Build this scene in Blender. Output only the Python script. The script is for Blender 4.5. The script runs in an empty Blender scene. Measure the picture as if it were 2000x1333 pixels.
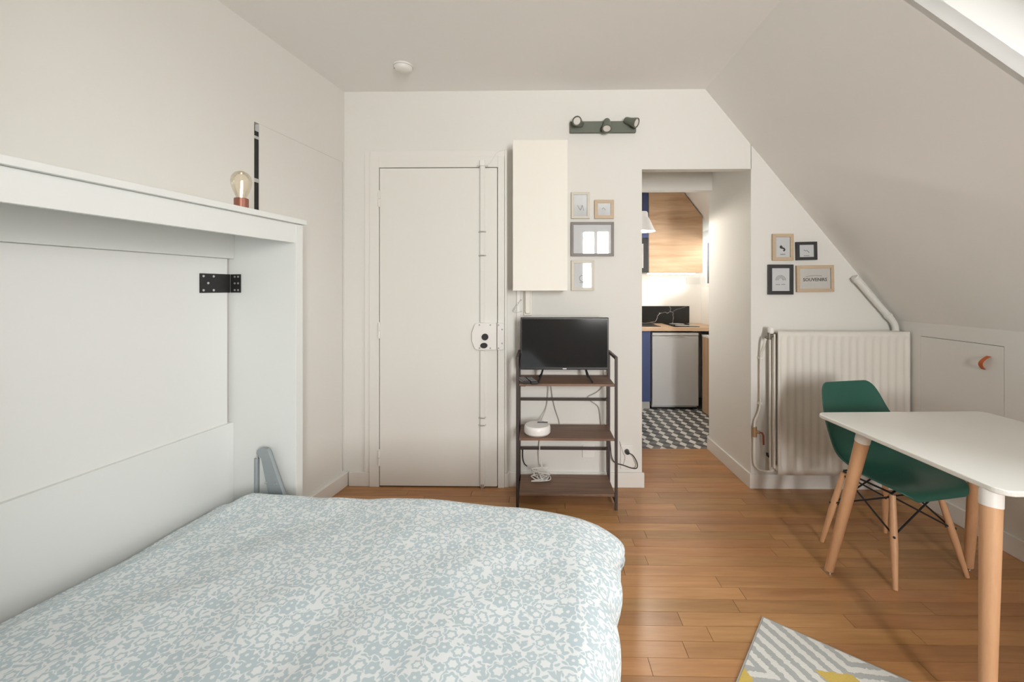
import bpy, bmesh, math, random
from mathutils import Vector, Matrix, noise

random.seed(7)
S = bpy.context.scene
COL = S.collection
PI = math.pi

# ------------------------------------------------------------------ camera
cam_d = bpy.data.cameras.new('camera')
cam_d.sensor_width = 36.0
cam_d.lens = 36.0 * 850 / 2000
cam_d.shift_x = -0.0175
cam_d.shift_y = -0.05225
cam_d.clip_start = 0.02
cam = bpy.data.objects.new('camera', cam_d)
cam.location = (0, 0, 1.35)
cam.rotation_euler = (math.radians(90), 0, math.radians(1.0))
COL.objects.link(cam)
S.camera = cam

# ------------------------------------------------------------------ world and daylight
w = bpy.data.worlds.new('overcast_sky'); S.world = w
w.use_nodes = True
bg = w.node_tree.nodes['Background']
bg.inputs[0].default_value = (0.86, 0.93, 1.0, 1)
bg.inputs[1].default_value = 1.0


def area(name, loc, direction, sx, sy, watts, color):
    d = bpy.data.lights.new(name, 'AREA')
    d.shape = 'RECTANGLE'; d.size = sx; d.size_y = sy
    d.energy = watts; d.color = color
    o = bpy.data.objects.new(name, d)
    o.location = loc
    o.rotation_euler = Vector(direction).to_track_quat('-Z', 'Y').to_euler()
    COL.objects.link(o)
    return o


# daylight at the skylight over the table, at the window behind the camera, at the kitchen side window
area('skylight_daylight', (2.02, 0.78, 2.33), (-0.775, 0, -0.632), 1.15, 1.0, 8, (1.0, 0.99, 0.97))
area('window_daylight', (1.30, -2.6, 1.75), (-0.22, 1, 0.34), 0.9, 1.8, 180, (1.0, 0.99, 0.965))
area('kitchen_daylight', (2.62, 4.60, 1.95), (-1, -0.25, -0.42), 1.4, 0.8, 42, (1.0, 0.98, 0.95))

S.view_settings.view_transform = 'Standard'
S.view_settings.look = 'None'
S.view_settings.gamma = 1.0
S.view_settings.use_curve_mapping = False
S.view_settings.exposure = 1.48
S.cycles.max_bounces = 8
S.cycles.diffuse_bounces = 6
S.cycles.transparent_max_bounces = 8
S.cycles.use_adaptive_sampling = True
S.cycles.adaptive_threshold = 0.03
S.cycles.sample_clamp_indirect = 6.0
S.cycles.caustics_reflective = False
S.cycles.caustics_refractive = False

# ------------------------------------------------------------------ materials
MATS = {}


def mat(name, col, rough=0.6, metal=0.0, bump=0.0, bscale=60.0, var=0.0, vscale=3.0, spec=0.5, coat=0.0,
        stretch=(1, 1, 1)):
    if name in MATS:
        return MATS[name]
    m = bpy.data.materials.new(name); m.use_nodes = True
    nt = m.node_tree; b = nt.nodes['Principled BSDF']
    b.inputs['Base Color'].default_value = (*col, 1)
    b.inputs['Roughness'].default_value = rough
    b.inputs['Metallic'].default_value = metal
    b.inputs['Specular IOR Level'].default_value = spec
    b.inputs['Coat Weight'].default_value = coat
    tc = nt.nodes.new('ShaderNodeTexCoord'); mp = nt.nodes.new('ShaderNodeMapping')
    mp.inputs['Scale'].default_value = stretch
    nt.links.new(tc.outputs['Object'], mp.inputs['Vector'])
    if var > 0:
        n = nt.nodes.new('ShaderNodeTexNoise'); n.inputs['Scale'].default_value = vscale
        n.inputs['Detail'].default_value = 5
        nt.links.new(mp.outputs[0], n.inputs['Vector'])
        mx = nt.nodes.new('ShaderNodeMix'); mx.data_type = 'RGBA'
        mx.inputs[6].default_value = (*[c * (1 - var) for c in col], 1)
        mx.inputs[7].default_value = (*[min(1, c * (1 + var)) for c in col], 1)
        nt.links.new(n.outputs['Fac'], mx.inputs[0])
        nt.links.new(mx.outputs[2], b.inputs['Base Color'])
    if bump > 0:
        n2 = nt.nodes.new('ShaderNodeTexNoise'); n2.inputs['Scale'].default_value = bscale
        n2.inputs['Detail'].default_value = 3
        nt.links.new(mp.outputs[0], n2.inputs['Vector'])
        bp = nt.nodes.new('ShaderNodeBump'); bp.inputs['Strength'].default_value = bump
        bp.inputs['Distance'].default_value = 0.01
        nt.links.new(n2.outputs['Fac'], bp.inputs['Height'])
        nt.links.new(bp.outputs[0], b.inputs['Normal'])
    MATS[name] = m
    return m


def glass(name, tint=(1, 1, 1), refl=1.0, rough=0.0):
    """thin pane: clear with a fresnel reflection"""
    m = bpy.data.materials.new(name); m.use_nodes = True
    nt = m.node_tree; nt.nodes.clear()
    o = nt.nodes.new('ShaderNodeOutputMaterial'); mx = nt.nodes.new('ShaderNodeMixShader')
    t = nt.nodes.new('ShaderNodeBsdfTransparent'); g = nt.nodes.new('ShaderNodeBsdfGlossy')
    t.inputs[0].default_value = (*tint, 1); g.inputs['Roughness'].default_value = rough
    f = nt.nodes.new('ShaderNodeFresnel'); f.inputs[0].default_value = 1.5
    mu = nt.nodes.new('ShaderNodeMath'); mu.operation = 'MULTIPLY'; mu.inputs[1].default_value = refl
    nt.links.new(f.outputs[0], mu.inputs[0]); nt.links.new(mu.outputs[0], mx.inputs[0])
    nt.links.new(t.outputs[0], mx.inputs[1]); nt.links.new(g.outputs[0], mx.inputs[2])
    nt.links.new(mx.outputs[0], o.inputs[0])
    MATS[name] = m
    return m


def emit(name, col, strength):
    m = bpy.data.materials.new(name); m.use_nodes = True
    b = m.node_tree.nodes['Principled BSDF']
    b.inputs['Base Color'].default_value = (*col, 1)
    b.inputs['Emission Color'].default_value = (*col, 1)
    b.inputs['Emission Strength'].default_value = strength
    MATS[name] = m
    return m


def wood(name, dark, light, scale=1.0, axis=0, rough=0.45, perobj=0.0, contrast=1.0, rings=6.0, bump=0.05):
    """long-grained wood: noise stretched along one axis; perobj shifts tone from piece to piece"""
    m = bpy.data.materials.new(name); m.use_nodes = True
    nt = m.node_tree; L = nt.links.new; N = nt.nodes.new
    b = nt.nodes['Principled BSDF']; b.inputs['Roughness'].default_value = rough
    geo = N('ShaderNodeNewGeometry') if perobj else N('ShaderNodeTexCoord')
    src = geo.outputs['Position'] if perobj else geo.outputs['Object']
    oi = N('ShaderNodeObjectInfo')
    add = N('ShaderNodeVectorMath'); add.operation = 'ADD'
    comb = N('ShaderNodeCombineXYZ')
    mul = N('ShaderNodeMath'); mul.operation = 'MULTIPLY'; mul.inputs[1].default_value = 37.0 if perobj else 0.0
    L(oi.outputs['Random'], mul.inputs[0])
    L(mul.outputs[0], comb.inputs[0]); L(mul.outputs[0], comb.inputs[1])
    L(src, add.inputs[0]); L(comb.outputs[0], add.inputs[1])
    mp = N('ShaderNodeMapping')
    sc = [14.0 * scale] * 3; sc[axis] = 1.3 * scale
    mp.inputs['Scale'].default_value = sc
    L(add.outputs[0], mp.inputs['Vector'])
    n1 = N('ShaderNodeTexNoise'); n1.inputs['Scale'].default_value = 1.0; n1.inputs['Detail'].default_value = 6
    n1.inputs['Roughness'].default_value = 0.62; n1.inputs['Distortion'].default_value = 0.6
    L(mp.outputs[0], n1.inputs['Vector'])
    n2 = N('ShaderNodeTexNoise'); n2.inputs['Scale'].default_value = rings; n2.inputs['Detail'].default_value = 2
    L(mp.outputs[0], n2.inputs['Vector'])
    mixf = N('ShaderNodeMath'); mixf.operation = 'MULTIPLY_ADD'; mixf.inputs[1].default_value = 0.3
    L(n2.outputs['Fac'], mixf.inputs[0])
    m2 = N('ShaderNodeMath'); m2.operation = 'MULTIPLY'; m2.inputs[1].default_value = 0.7
    L(n1.outputs['Fac'], m2.inputs[0]); L(m2.outputs[0], mixf.inputs[2])
    ramp = N('ShaderNodeValToRGB')
    ramp.color_ramp.elements[0].position = 0.5 - 0.17 / contrast
    ramp.color_ramp.elements[1].position = 0.5 + 0.17 / contrast
    ramp.color_ramp.elements[0].color = (*dark, 1); ramp.color_ramp.elements[1].color = (*light, 1)
    L(mixf.outputs[0], ramp.inputs[0])
    out = ramp.outputs[0]
    if perobj:
        hsv = N('ShaderNodeHueSaturation')
        mr = N('ShaderNodeMapRange'); mr.inputs['To Min'].default_value = 1 - perobj
        mr.inputs['To Max'].default_value = 1 + perobj
        L(oi.outputs['Random'], mr.inputs[0]); L(mr.outputs[0], hsv.inputs['Value'])
        mh = N('ShaderNodeMath'); mh.operation = 'FRACT'
        mm = N('ShaderNodeMath'); mm.operation = 'MULTIPLY'; mm.inputs[1].default_value = 7.31
        L(oi.outputs['Random'], mm.inputs[0]); L(mm.outputs[0], mh.inputs[0])
        mr2 = N('ShaderNodeMapRange'); mr2.inputs['To Min'].default_value = 0.493; mr2.inputs['To Max'].default_value = 0.506
        L(mh.outputs[0], mr2.inputs[0]); L(mr2.outputs[0], hsv.inputs['Hue'])
        L(out, hsv.inputs['Color']); out = hsv.outputs[0]
    L(out, b.inputs['Base Color'])
    if bump:
        bp = N('ShaderNodeBump'); bp.inputs['Strength'].default_value = bump; bp.inputs['Distance'].default_value = 0.004
        L(n2.outputs['Fac'], bp.inputs['Height']); L(bp.outputs[0], b.inputs['Normal'])
    MATS[name] = m
    return m


WALL = mat('wall_paint', (0.748, 0.735, 0.697), 0.85, bump=0.05, bscale=35, var=0.012, vscale=2.0, spec=0.2)
CEIL = mat('ceiling_paint', (0.87, 0.86, 0.835), 0.9, bump=0.04, bscale=30, var=0.01, vscale=1.5, spec=0.2)
TRIM = mat('trim_paint', (0.77, 0.75, 0.71), 0.5, bump=0.03, bscale=25, spec=0.4)
DOORP = mat('door_paint', (0.765, 0.752, 0.71), 0.45, bump=0.04, bscale=14, spec=0.4)
LAMI = mat('white_laminate', (0.735, 0.75, 0.73), 0.4, spec=0.4)
LAMI2 = mat('white_laminate_back', (0.745, 0.75, 0.73), 0.45, spec=0.4)
CABW = mat('cream_cabinet', (0.83, 0.80, 0.73), 0.5, spec=0.4)
WPLAST = mat('white_plastic', (0.82, 0.80, 0.77), 0.35)
RADW = mat('radiator_enamel', (0.76, 0.735, 0.68), 0.35)
BLACK = mat('black_plastic', (0.018, 0.018, 0.02), 0.35)
BLKMET = mat('black_metal', (0.025, 0.024, 0.024), 0.45, metal=0.3)
DARKGAP = mat('dark_gap', (0.03, 0.028, 0.026), 0.9)
SCREEN = mat('screen_glass', (0.012, 0.013, 0.014), 0.09, coat=0.3)
STEEL = mat('brushed_steel', (0.62, 0.61, 0.59), 0.35, metal=0.8)
CHROME = mat('chrome', (0.75, 0.74, 0.72), 0.15, metal=1.0)
GREYMET = mat('grey_bracket_metal', (0.33, 0.37, 0.385), 0.45, metal=0.25)
SAGE = mat('sage_green_metal', (0.13, 0.145, 0.115), 0.5)
LENS = mat('spot_lens', (0.72, 0.69, 0.64), 0.2)
BROWNMET = mat('brown_black_metal', (0.06, 0.045, 0.04), 0.5, metal=0.3)
RUST = wood('rustic_brown_board', (0.10, 0.052, 0.032), (0.24, 0.135, 0.085), 1.2, 0, 0.5, rings=4)
OAKF = wood('floor_oak', (0.33, 0.155, 0.056), (0.485, 0.255, 0.105), 1.0, 0, 0.30, perobj=0.17, rings=5)
BEECH = wood('beech_leg', (0.55, 0.30, 0.155), (0.68, 0.40, 0.225), 2.0, 2, 0.45, contrast=0.6)
OAKK = wood('kitchen_oak', (0.47, 0.29, 0.165), (0.72, 0.52, 0.345), 0.55, 0, 0.45, rings=3, contrast=1.3)
OAKSIDE = wood('kitchen_oak_upright', (0.42, 0.26, 0.14), (0.62, 0.42, 0.26), 0.6, 2, 0.45, rings=3)
FRWOOD = wood('frame_wood', (0.47, 0.35, 0.235), (0.60, 0.47, 0.33), 3.0, 0, 0.55, contrast=0.6)
FRIVORY = mat('frame_ivory', (0.60, 0.56, 0.48), 0.5)
FRDARK = mat('frame_dark', (0.17, 0.145, 0.13), 0.45)
FRBLACK = mat('frame_black', (0.03, 0.03, 0.032), 0.45)
PAPER = mat('print_paper', (0.90, 0.905, 0.91), 0.8)
PAPERC = mat('print_paper_cream', (0.87, 0.83, 0.77), 0.8)
INK = mat('print_ink', (0.05, 0.05, 0.055), 0.8)
INKG = mat('print_ink_grey', (0.42, 0.41, 0.40), 0.8)
PANE = glass('picture_glass', refl=1.6, rough=0.02)
WPANE = glass('window_glass')
BULBG = glass('amber_bulb_glass', (1.0, 0.96, 0.88), 0.5)
COPPER = mat('copper_socket', (0.30, 0.12, 0.08), 0.4, metal=0.4)
FILA = emit('filament_glow', (1.0, 0.82, 0.6), 2.5)
GREEN = mat('green_shell', (0.018, 0.098, 0.072), 0.36, spec=0.5)
TABW = mat('table_white', (0.80, 0.80, 0.755), 0.3)
ORANGE = mat('orange_leather', (0.52, 0.12, 0.03), 0.5, bump=0.1, bscale=200)
VALVE = mat('valve_metal', (0.20, 0.18, 0.145), 0.4, metal=0.4)
BRASS = mat('aged_brass', (0.42, 0.27, 0.15), 0.45, metal=0.4)
REDLEV = mat('red_lever', (0.24, 0.06, 0.04), 0.5)
NAVY = mat('navy_front', (0.045, 0.065, 0.18), 0.45)
GREYFR = mat('silver_fridge', (0.52, 0.525, 0.53), 0.45)
SHADE = mat('white_lamp_shade', (0.78, 0.77, 0.75), 0.4)
KWALL = mat('kitchen_wall_paint', (0.88, 0.87, 0.845), 0.7, spec=0.2)
MATT = mat('mattress_ticking', (0.78, 0.78, 0.77), 0.8, bump=0.1, bscale=120)
CORDW = mat('white_cord', (0.74, 0.72, 0.69), 0.5)
CORDG = mat('grey_cord', (0.45, 0.43, 0.41), 0.5)
T_W = mat('tile_white', (0.80, 0.79, 0.76), 0.35)
T_M = mat('tile_mid_grey', (0.20, 0.205, 0.20), 0.4)
T_D = mat('tile_dark_grey', (0.085, 0.085, 0.085), 0.4)
GROUT = mat('tile_grout', (0.22, 0.215, 0.205), 0.8)


# ------------------------------------------------------------------ mesh building
class MB:
    def __init__(s):
        s.v = []; s.f = []; s.m = []

    def add(s, vs, fs, m=0):
        k = len(s.v)
        s.v += [tuple(p) for p in vs]
        for f in fs:
            s.f.append([i + k for i in f]); s.m.append(m)
        return s

    def box(s, x0, x1, y0, y1, z0, z1, m=0):
        vs = [(x0, y0, z0), (x1, y0, z0), (x1, y1, z0), (x0, y1, z0), (x0, y0, z1), (x1, y0, z1), (x1, y1, z1), (x0, y1, z1)]
        return s.add(vs, [(0, 3, 2, 1), (4, 5, 6, 7), (0, 1, 5, 4), (1, 2, 6, 5), (2, 3, 7, 6), (3, 0, 4, 7)], m)

    def prism(s, pts, axis, a0, a1, m=0):
        n = len(pts)
        def P(p, a):
            return (p[0], a, p[1]) if axis == 'y' else ((p[0], p[1], a) if axis == 'z' else (a, p[0], p[1]))
        vs = [P(p, a0) for p in pts] + [P(p, a1) for p in pts]
        fs = [tuple(range(n)), tuple(range(2 * n - 1, n - 1, -1))]
        fs += [(i, (i + 1) % n, n + (i + 1) % n, n + i) for i in range(n)]
        return s.add(vs, fs, m)

    def hexa(s, b, t, m=0):
        """eight corners: bottom loop, top loop"""
        return s.add(list(b) + list(t), [(0, 3, 2, 1), (4, 5, 6, 7), (0, 1, 5, 4), (1, 2, 6, 5), (2, 3, 7, 6), (3, 0, 4, 7)], m)

    def cyl(s, p0, p1, r0, r1=None, n=16, m=0):
        r1 = r0 if r1 is None else r1
        p0 = Vector(p0); p1 = Vector(p1)
        q = (p1 - p0).to_track_quat('Z', 'Y')
        vs = []
        for p, r in ((p0, r0), (p1, r1)):
            for i in range(n):
                a = 2 * PI * i / n
                vs.append(p + q @ Vector((r * math.cos(a), r * math.sin(a), 0)))
        fs = [(i, (i + 1) % n, n + (i + 1) % n, n + i) for i in range(n)]
        fs += [tuple(range(n - 1, -1, -1)), tuple(range(n, 2 * n))]
        return s.add(vs, fs, m)

    def lathe(s, prof, p=(0, 0, 0), d=(0, 0, 1), n=24, m=0):
        q = Vector(d).to_track_quat('Z', 'Y'); p = Vector(p)
        vs = []; k = len(prof)
        for r, z in prof:
            for i in range(n):
                a = 2 * PI * i / n
                vs.append(p + q @ Vector((max(r, 1e-5) * math.cos(a), max(r, 1e-5) * math.sin(a), z)))
        fs = []
        for j in range(k - 1):
            for i in range(n):
                fs.append((j * n + i, j * n + (i + 1) % n, (j + 1) * n + (i + 1) % n, (j + 1) * n + i))
        fs += [tuple(range(n - 1, -1, -1)), tuple(range((k - 1) * n, k * n))]
        return s.add(vs, fs, m)

    def tube(s, pts, r, n=8, m=0):
        pts = [Vector(p) for p in pts]; k = len(pts)
        vs = []; up = None
        for i, p in enumerate(pts):
            t = (pts[min(i + 1, k - 1)] - pts[max(i - 1, 0)]).normalized()
            if up is None:
                up = t.orthogonal().normalized()
            up = (up - t * up.dot(t)).normalized()
            b = t.cross(up)
            for j in range(n):
                a = 2 * PI * j / n
                vs.append(p + up * (r * math.cos(a)) + b * (r * math.sin(a)))
        fs = []
        for i in range(k - 1):
            for j in range(n):
                fs.append((i * n + j, i * n + (j + 1) % n, (i + 1) * n + (j + 1) % n, (i + 1) * n + j))
        fs += [tuple(range(n - 1, -1, -1)), tuple(range((k - 1) * n, k * n))]
        return s.add(vs, fs, m)

    def build(s, name, mats, parent=None, smooth=False, bevel=0.0, seg=2, loc=None, rotz=None, cell=0):
        me = bpy.data.meshes.new(name)
        me.from_pydata([tuple(v) for v in s.v], [], s.f)
        if not isinstance(mats, (list, tuple)):
            mats = [mats]
        for m in mats:
            me.materials.append(m)
        for i, p in enumerate(me.polygons):
            p.material_index = s.m[i]
        bm = bmesh.new(); bm.from_mesh(me)
        bmesh.ops.recalc_face_normals(bm, faces=bm.faces)
        if smooth:
            for f in bm.faces:
                f.smooth = True
            for e in bm.edges:
                if len(e.link_faces) == 2 and e.calc_face_angle(0) > 0.7:
                    e.smooth = False
        bm.to_mesh(me); bm.free()
        o = bpy.data.objects.new(name, me)
        COL.objects.link(o)
        if parent:
            o.parent = parent
        if loc is not None:
            o.location = loc
        if rotz is not None:
            o.rotation_euler = (0, 0, rotz)
        if bevel:
            b = o.modifiers.new('bevel', 'BEVEL'); b.width = bevel; b.segments = seg
            b.limit_method = 'ANGLE'; b.angle_limit = 0.6
        return o


def tag(o, label, cat, group=None, kind=None):
    o['label'] = label; o['category'] = cat
    if group:
        o['group'] = group
    if kind:
        o['kind'] = kind
    return o


def thing(name, label, cat, loc=(0, 0, 0), rotz=0.0, group=None, kind=None):
    o = bpy.data.objects.new(name, None)
    o.empty_display_size = 0.05
    o.location = loc; o.rotation_euler = (0, 0, rotz)
    COL.objects.link(o)
    return tag(o, label, cat, group, kind)


def bez(pts, n=8):
    """smooth curve through points (Catmull-Rom)"""
    P = [Vector(p) for p in pts]; out = []
    for i in range(len(P) - 1):
        p0 = P[max(i - 1, 0)]; p1 = P[i]; p2 = P[i + 1]; p3 = P[min(i + 2, len(P) - 1)]
        for k in range(n):
            t = k / n
            out.append(0.5 * ((2 * p1) + (p2 - p0) * t + (2 * p0 - 5 * p1 + 4 * p2 - p3) * t * t + (3 * p1 - p0 - 3 * p2 + p3) * t ** 3))
    out.append(P[-1])
    return out


def rrect(x0, x1, y0, y1, r, n=6):
    pts = []
    for cx, cy, a0 in ((x1 - r, y1 - r, 0), (x0 + r, y1 - r, PI / 2), (x0 + r, y0 + r, PI), (x1 - r, y0 + r, 1.5 * PI)):
        for i in range(n + 1):
            a = a0 + PI / 2 * i / n
            pts.append((cx + r * math.cos(a), cy + r * math.sin(a)))
    return pts


def lettering(name, txt, size, m, parent, loc, width=None, depth=0.0006, rot=(PI / 2, 0, 0)):
    c = bpy.data.curves.new(name, 'FONT'); c.body = txt; c.size = size; c.extrude = depth
    c.align_x = 'CENTER'; c.align_y = 'CENTER'; c.resolution_u = 2; c.offset = size * 0.02
    tmp = bpy.data.objects.new('tmp', c); COL.objects.link(tmp)
    dg = bpy.context.evaluated_depsgraph_get()
    me = bpy.data.meshes.new_from_object(tmp.evaluated_get(dg))
    bpy.data.objects.remove(tmp)
    me.materials.clear(); me.materials.append(m)
    o = bpy.data.objects.new(name, me); COL.objects.link(o)
    o.parent = parent; o.location = loc; o.rotation_euler = rot
    if width:
        xs = [v.co.x for v in me.vertices]; o.scale = (width / (max(xs) - min(xs)),) * 2 + (1,)
    return o

# ------------------------------------------------------------------ room shell (metres; X right, Y away from the camera, Z up)
RYI = -2.0          # face of the wall behind the camera
YB = 2.957            # face of the back wall
YK = 3.667            # kitchen side of that wall
CZ = 2.69             # flat ceiling
SK = lambda x: 4.0804 - 1.2293 * x          # underside of the roof slope
NOUT = Vector((0.7757, 0, 0.631))           # its outward normal
W0 = (-1.844, 0.0, 0.0)                     # left wall passes here ...
WA = -math.radians(10.01)                   # ... and runs 10 degrees askew


def struct(o, label, cat):
    return tag(o, label, cat, kind='structure')


# floor slab, planks laid one by one as its parts
fl = MB().box(-2.5, 2.46, RYI, YB + 0.02, -0.06, -0.012).box(0.69, 1.45, YB, YK, -0.06, -0.012).build('floor', DARKGAP)
struct(fl, 'warm oak strip floor of the main room', 'floor')
plank_me = None


def plank(x0, x1, y0, y1):
    global plank_me
    g = 0.0009
    if plank_me is None:
        o = MB().box(-0.5, 0.5, -0.5, 0.5, -0.012, 0).build('plank', OAKF, fl); plank_me = o.data
    else:
        o = bpy.data.objects.new('plank', plank_me); COL.objects.link(o); o.parent = fl
    o.location = ((x0 + x1) / 2, (y0 + y1) / 2, random.uniform(-0.0004, 0.0))
    o.scale = (x1 - x0 - 2 * g, y1 - y0 - 2 * g, 1)


PW = 0.0757
row = 0
y = 1.594 - 14 * PW
rng = random.Random(11)
while y < YK - 0.001:
    y1 = min(y + PW, YK)
    if y >= YB - 0.03:
        xa, xb = 0.708, 1.436
    else:
        xa, xb = (-1.322 - 0.1765 * (YB - y) + 0.02 if y > 1.93 else 0.1765 * y - 0.5), 2.398
    x = xa - rng.uniform(0.0, 0.5)
    while x < xb:
        L = rng.choice([0.42, 0.55, 0.68, 0.8, 0.95])
        a, b2 = max(x, xa), min(x + L, xb)
        if b2 - a > 0.02:
            plank(a, b2, y, y1)
        x += L
    y += PW
    row += 1
sub = MB().box(-2.45, -0.2, RYI + 0.02, 0.53, -0.012, 0).box(-0.2, 2.398, RYI + 0.02, 0.53, -0.012, 0).box(-1.9, 0.3, 0.53, 1.96, -0.012, -0.0015).build('plank_field', OAKF, fl)
sub['kind'] = 'stuff'

# ceiling
c = MB().box(-2.5, 1.14, RYI, YB + 0.05, CZ, CZ + 0.06).build('ceiling', CEIL)
struct(c, 'flat off-white ceiling of the main room', 'ceiling')

# back wall, 0.71 m thick, with the passage through it
b = MB()
b.box(-1.75, 0.706, YB, YK, -0.06, 2.8)
b.box(0.706, 1.44, YB, YB + 0.07, 2.15, 2.8)
b.box(0.706, 1.44, YK - 0.07, YK, 2.148, 2.8)
b.box(0.706, 1.44, YB + 0.07, YK - 0.07, 2.5, 2.8)
b.hexa([(1.437, YB, -0.06), (2.6, YB, -0.06), (2.6, YK, -0.06), (1.434, YK, -0.06)],
       [(1.437, YB, 2.8), (2.6, YB, 2.8), (2.6, YK, 2.8), (1.434, YK, 2.8)])
struct(b.build('wall_back', WALL), 'off-white back wall with the entrance door and the kitchen passage', 'wall')

# left wall (askew), with the closet recess cut in it; local x = out of the wall, y = along it
wl = MB()
wl.box(-0.10, 0, -2.2, 2.243, 0, 2.75)
wl.box(-0.10, 0, 2.243, 3.06, 2.203, 2.75)
wl.box(-0.10, 0, 2.243, 3.06, 0, 0.10)
wl.box(-0.10, 0, 2.988, 3.06, 0.10, 2.203)
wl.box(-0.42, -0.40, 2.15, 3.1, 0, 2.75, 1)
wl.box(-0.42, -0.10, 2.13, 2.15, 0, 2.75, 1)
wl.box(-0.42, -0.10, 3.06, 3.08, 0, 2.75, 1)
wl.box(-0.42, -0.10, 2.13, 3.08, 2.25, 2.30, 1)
o = wl.build('wall_left', [WALL, DARKGAP], loc=W0, rotz=WA)
struct(o, 'long off-white left wall behind the fold-down bed', 'wall')

# closet door in the left wall: flush leaf, wide dark gap on its hinge side
d2 = thing('door_2', 'flush white closet door in left wall with dark gap on one side', 'door', W0, WA, kind='structure')
MB().box(-0.028, -0.001, 2.277, 2.979, 0.1005, 2.2025).build('leaf', WALL, d2)
MB().box(-0.05, -0.005, 2.244, 2.2765, 0.105, 2.16).build('gap_shade_strip', BLKMET, d2)  # black strip filling the gap, standing in for the shade inside it
MB().box(-0.02, -0.004, 2.2435, 2.277, 1.895, 1.915).build('catch', STEEL, d2)
MB().box(-0.02, -0.004, 2.2435, 2.277, 2.12, 2.135).build('catch', STEEL, d2)

# knee wall with its access hatch
k = MB()
k.box(2.40, 2.46, RYI, 2.28, 0, 1.17).box(2.40, 2.46, 2.77, YB + 0.01, 0, 1.17)
k.box(2.40, 2.46, 2.28, 2.77, 1.047, 1.17).box(2.40, 2.46, 2.28, 2.77, 0, 0.15)
k.box(2.46, 2.48, 2.2, 2.85, 0, 1.17, 1)
struct(k.build('wall_right', [WALL, DARKGAP]), 'low knee wall under the roof slope beside the table', 'wall')
d3 = thing('door_3', 'white access hatch in the knee wall with an orange leather pull', 'door', (2.40, 2.28, 0.15), kind='structure')
MB().box(0.0005, 0.02, 0.002, 0.4892, 0.0008, 0.8942).build('hatch_panel', WALL, d3)
pl = []
for i in range(13):
    t = i / 12
    pl.append((-0.004 - 0.028 * math.sin(PI * t) ** 1.0, 0.075 - 0.0, 0.835 - 0.075 * t))
pull = MB()
for i in range(12):
    (xa, ya, za), (xb, yb, zb) = pl[i], pl[i + 1]
    sh0, sh1 = 0.028 * (i / 12), 0.028 * ((i + 1) / 12)
    pull.hexa([(xa, ya - 0.011 + sh0, za), (xa, ya + 0.011 + sh0, za), (xa + 0.004, ya + 0.011 + sh0, za), (xa + 0.004, ya - 0.011 + sh0, za)],
              [(xb, yb - 0.011 + sh1, zb), (xb, yb + 0.011 + sh1, zb), (xb + 0.004, yb + 0.011 + sh1, zb), (xb + 0.004, yb - 0.011 + sh1, zb)])
pull.build('leather_pull', ORANGE, d3)['label'] = 'orange leather pull tab'


# roof slope with the skylight opening
def slab(mb, quad, th=0.06, m=0):
    inn = [Vector((x, yy, SK(x))) for x, yy in quad]
    mb.hexa(inn, [p + NOUT * th for p in inn], m)


HX0, HX1, HN = 1.27, 2.05, 0.20
HF = lambda x: 1.616 + 0.4 * (1.352 - x)
sl = MB()
slab(sl, [(1.115, RYI), (HX0, RYI), (HX0, YB + 0.02), (1.115, YB + 0.02)])
slab(sl, [(HX1, RYI), (2.415, RYI), (2.415, YB + 0.02), (HX1, YB + 0.02)])
slab(sl, [(HX0, HF(HX0)), (HX1, HF(HX1)), (HX1, YB + 0.02), (HX0, YB + 0.02)])
slab(sl, [(HX0, RYI), (HX1, RYI), (HX1, HN), (HX0, HN)])
struct(sl.build('wall_slope', CEIL), 'sloping roof side above the table and radiator', 'wall')
w1 = thing('window_1', 'skylight in the roof slope with deep white reveal', 'window', (1.66, 0.8, SK(1.66)), kind='structure')
org = Vector((1.66, 0.8, SK(1.66)))


def skyl(q, th0, th1, name, m, par=w1, mb=None):
    mb = MB()
    mb.hexa([Vector((x, yy, SK(x))) + NOUT * th0 - org for x, yy in q], [Vector((x, yy, SK(x))) + NOUT * th1 - org for x, yy in q])
    return mb.build(name, m, par)


e = 0.02
skyl([(HX0, HF(HX0)), (HX1, HF(HX1)), (HX1, HF(HX1) + e), (HX0, HF(HX0) + e)], 0.0, 0.36, 'reveal', TRIM)
skyl([(HX0, HN - e), (HX1, HN - e), (HX1, HN), (HX0, HN)], 0.0, 0.36, 'reveal', TRIM)
skyl([(HX0 - e, HN), (HX0, HN), (HX0, HF(HX0)), (HX0 - e, HF(HX0))], 0.0, 0.36, 'reveal', TRIM)
skyl([(HX1, HN), (HX1 + e, HN), (HX1 + e, HF(HX1)), (HX1, HF(HX1))], 0.0, 0.36, 'reveal', TRIM)
fw = 0.05
skyl([(HX0, HF(HX0) - fw), (HX1, HF(HX1) - fw), (HX1, HF(HX1)), (HX0, HF(HX0))], 0.30, 0.34, 'sash', TRIM)
skyl([(HX0, HN), (HX1, HN), (HX1, HN + fw), (HX0, HN + fw)], 0.30, 0.34, 'sash', TRIM)
skyl([(HX0, HN + fw), (HX0 + fw, HN + fw), (HX0 + fw, HF(HX0) - fw), (HX0, HF(HX0) - fw)], 0.30, 0.34, 'sash', TRIM)
skyl([(HX1 - fw, HN + fw), (HX1, HN + fw), (HX1, HF(HX1) - fw), (HX1 - fw, HF(HX1) - fw)], 0.30, 0.34, 'sash', TRIM)
skyl([(HX0 + fw, HN + fw), (HX1 - fw, HN + fw), (HX1 - fw, HF(HX1) - fw), (HX0 + fw, HF(HX0) - fw)], 0.318, 0.322, 'pane', WPANE)

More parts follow.
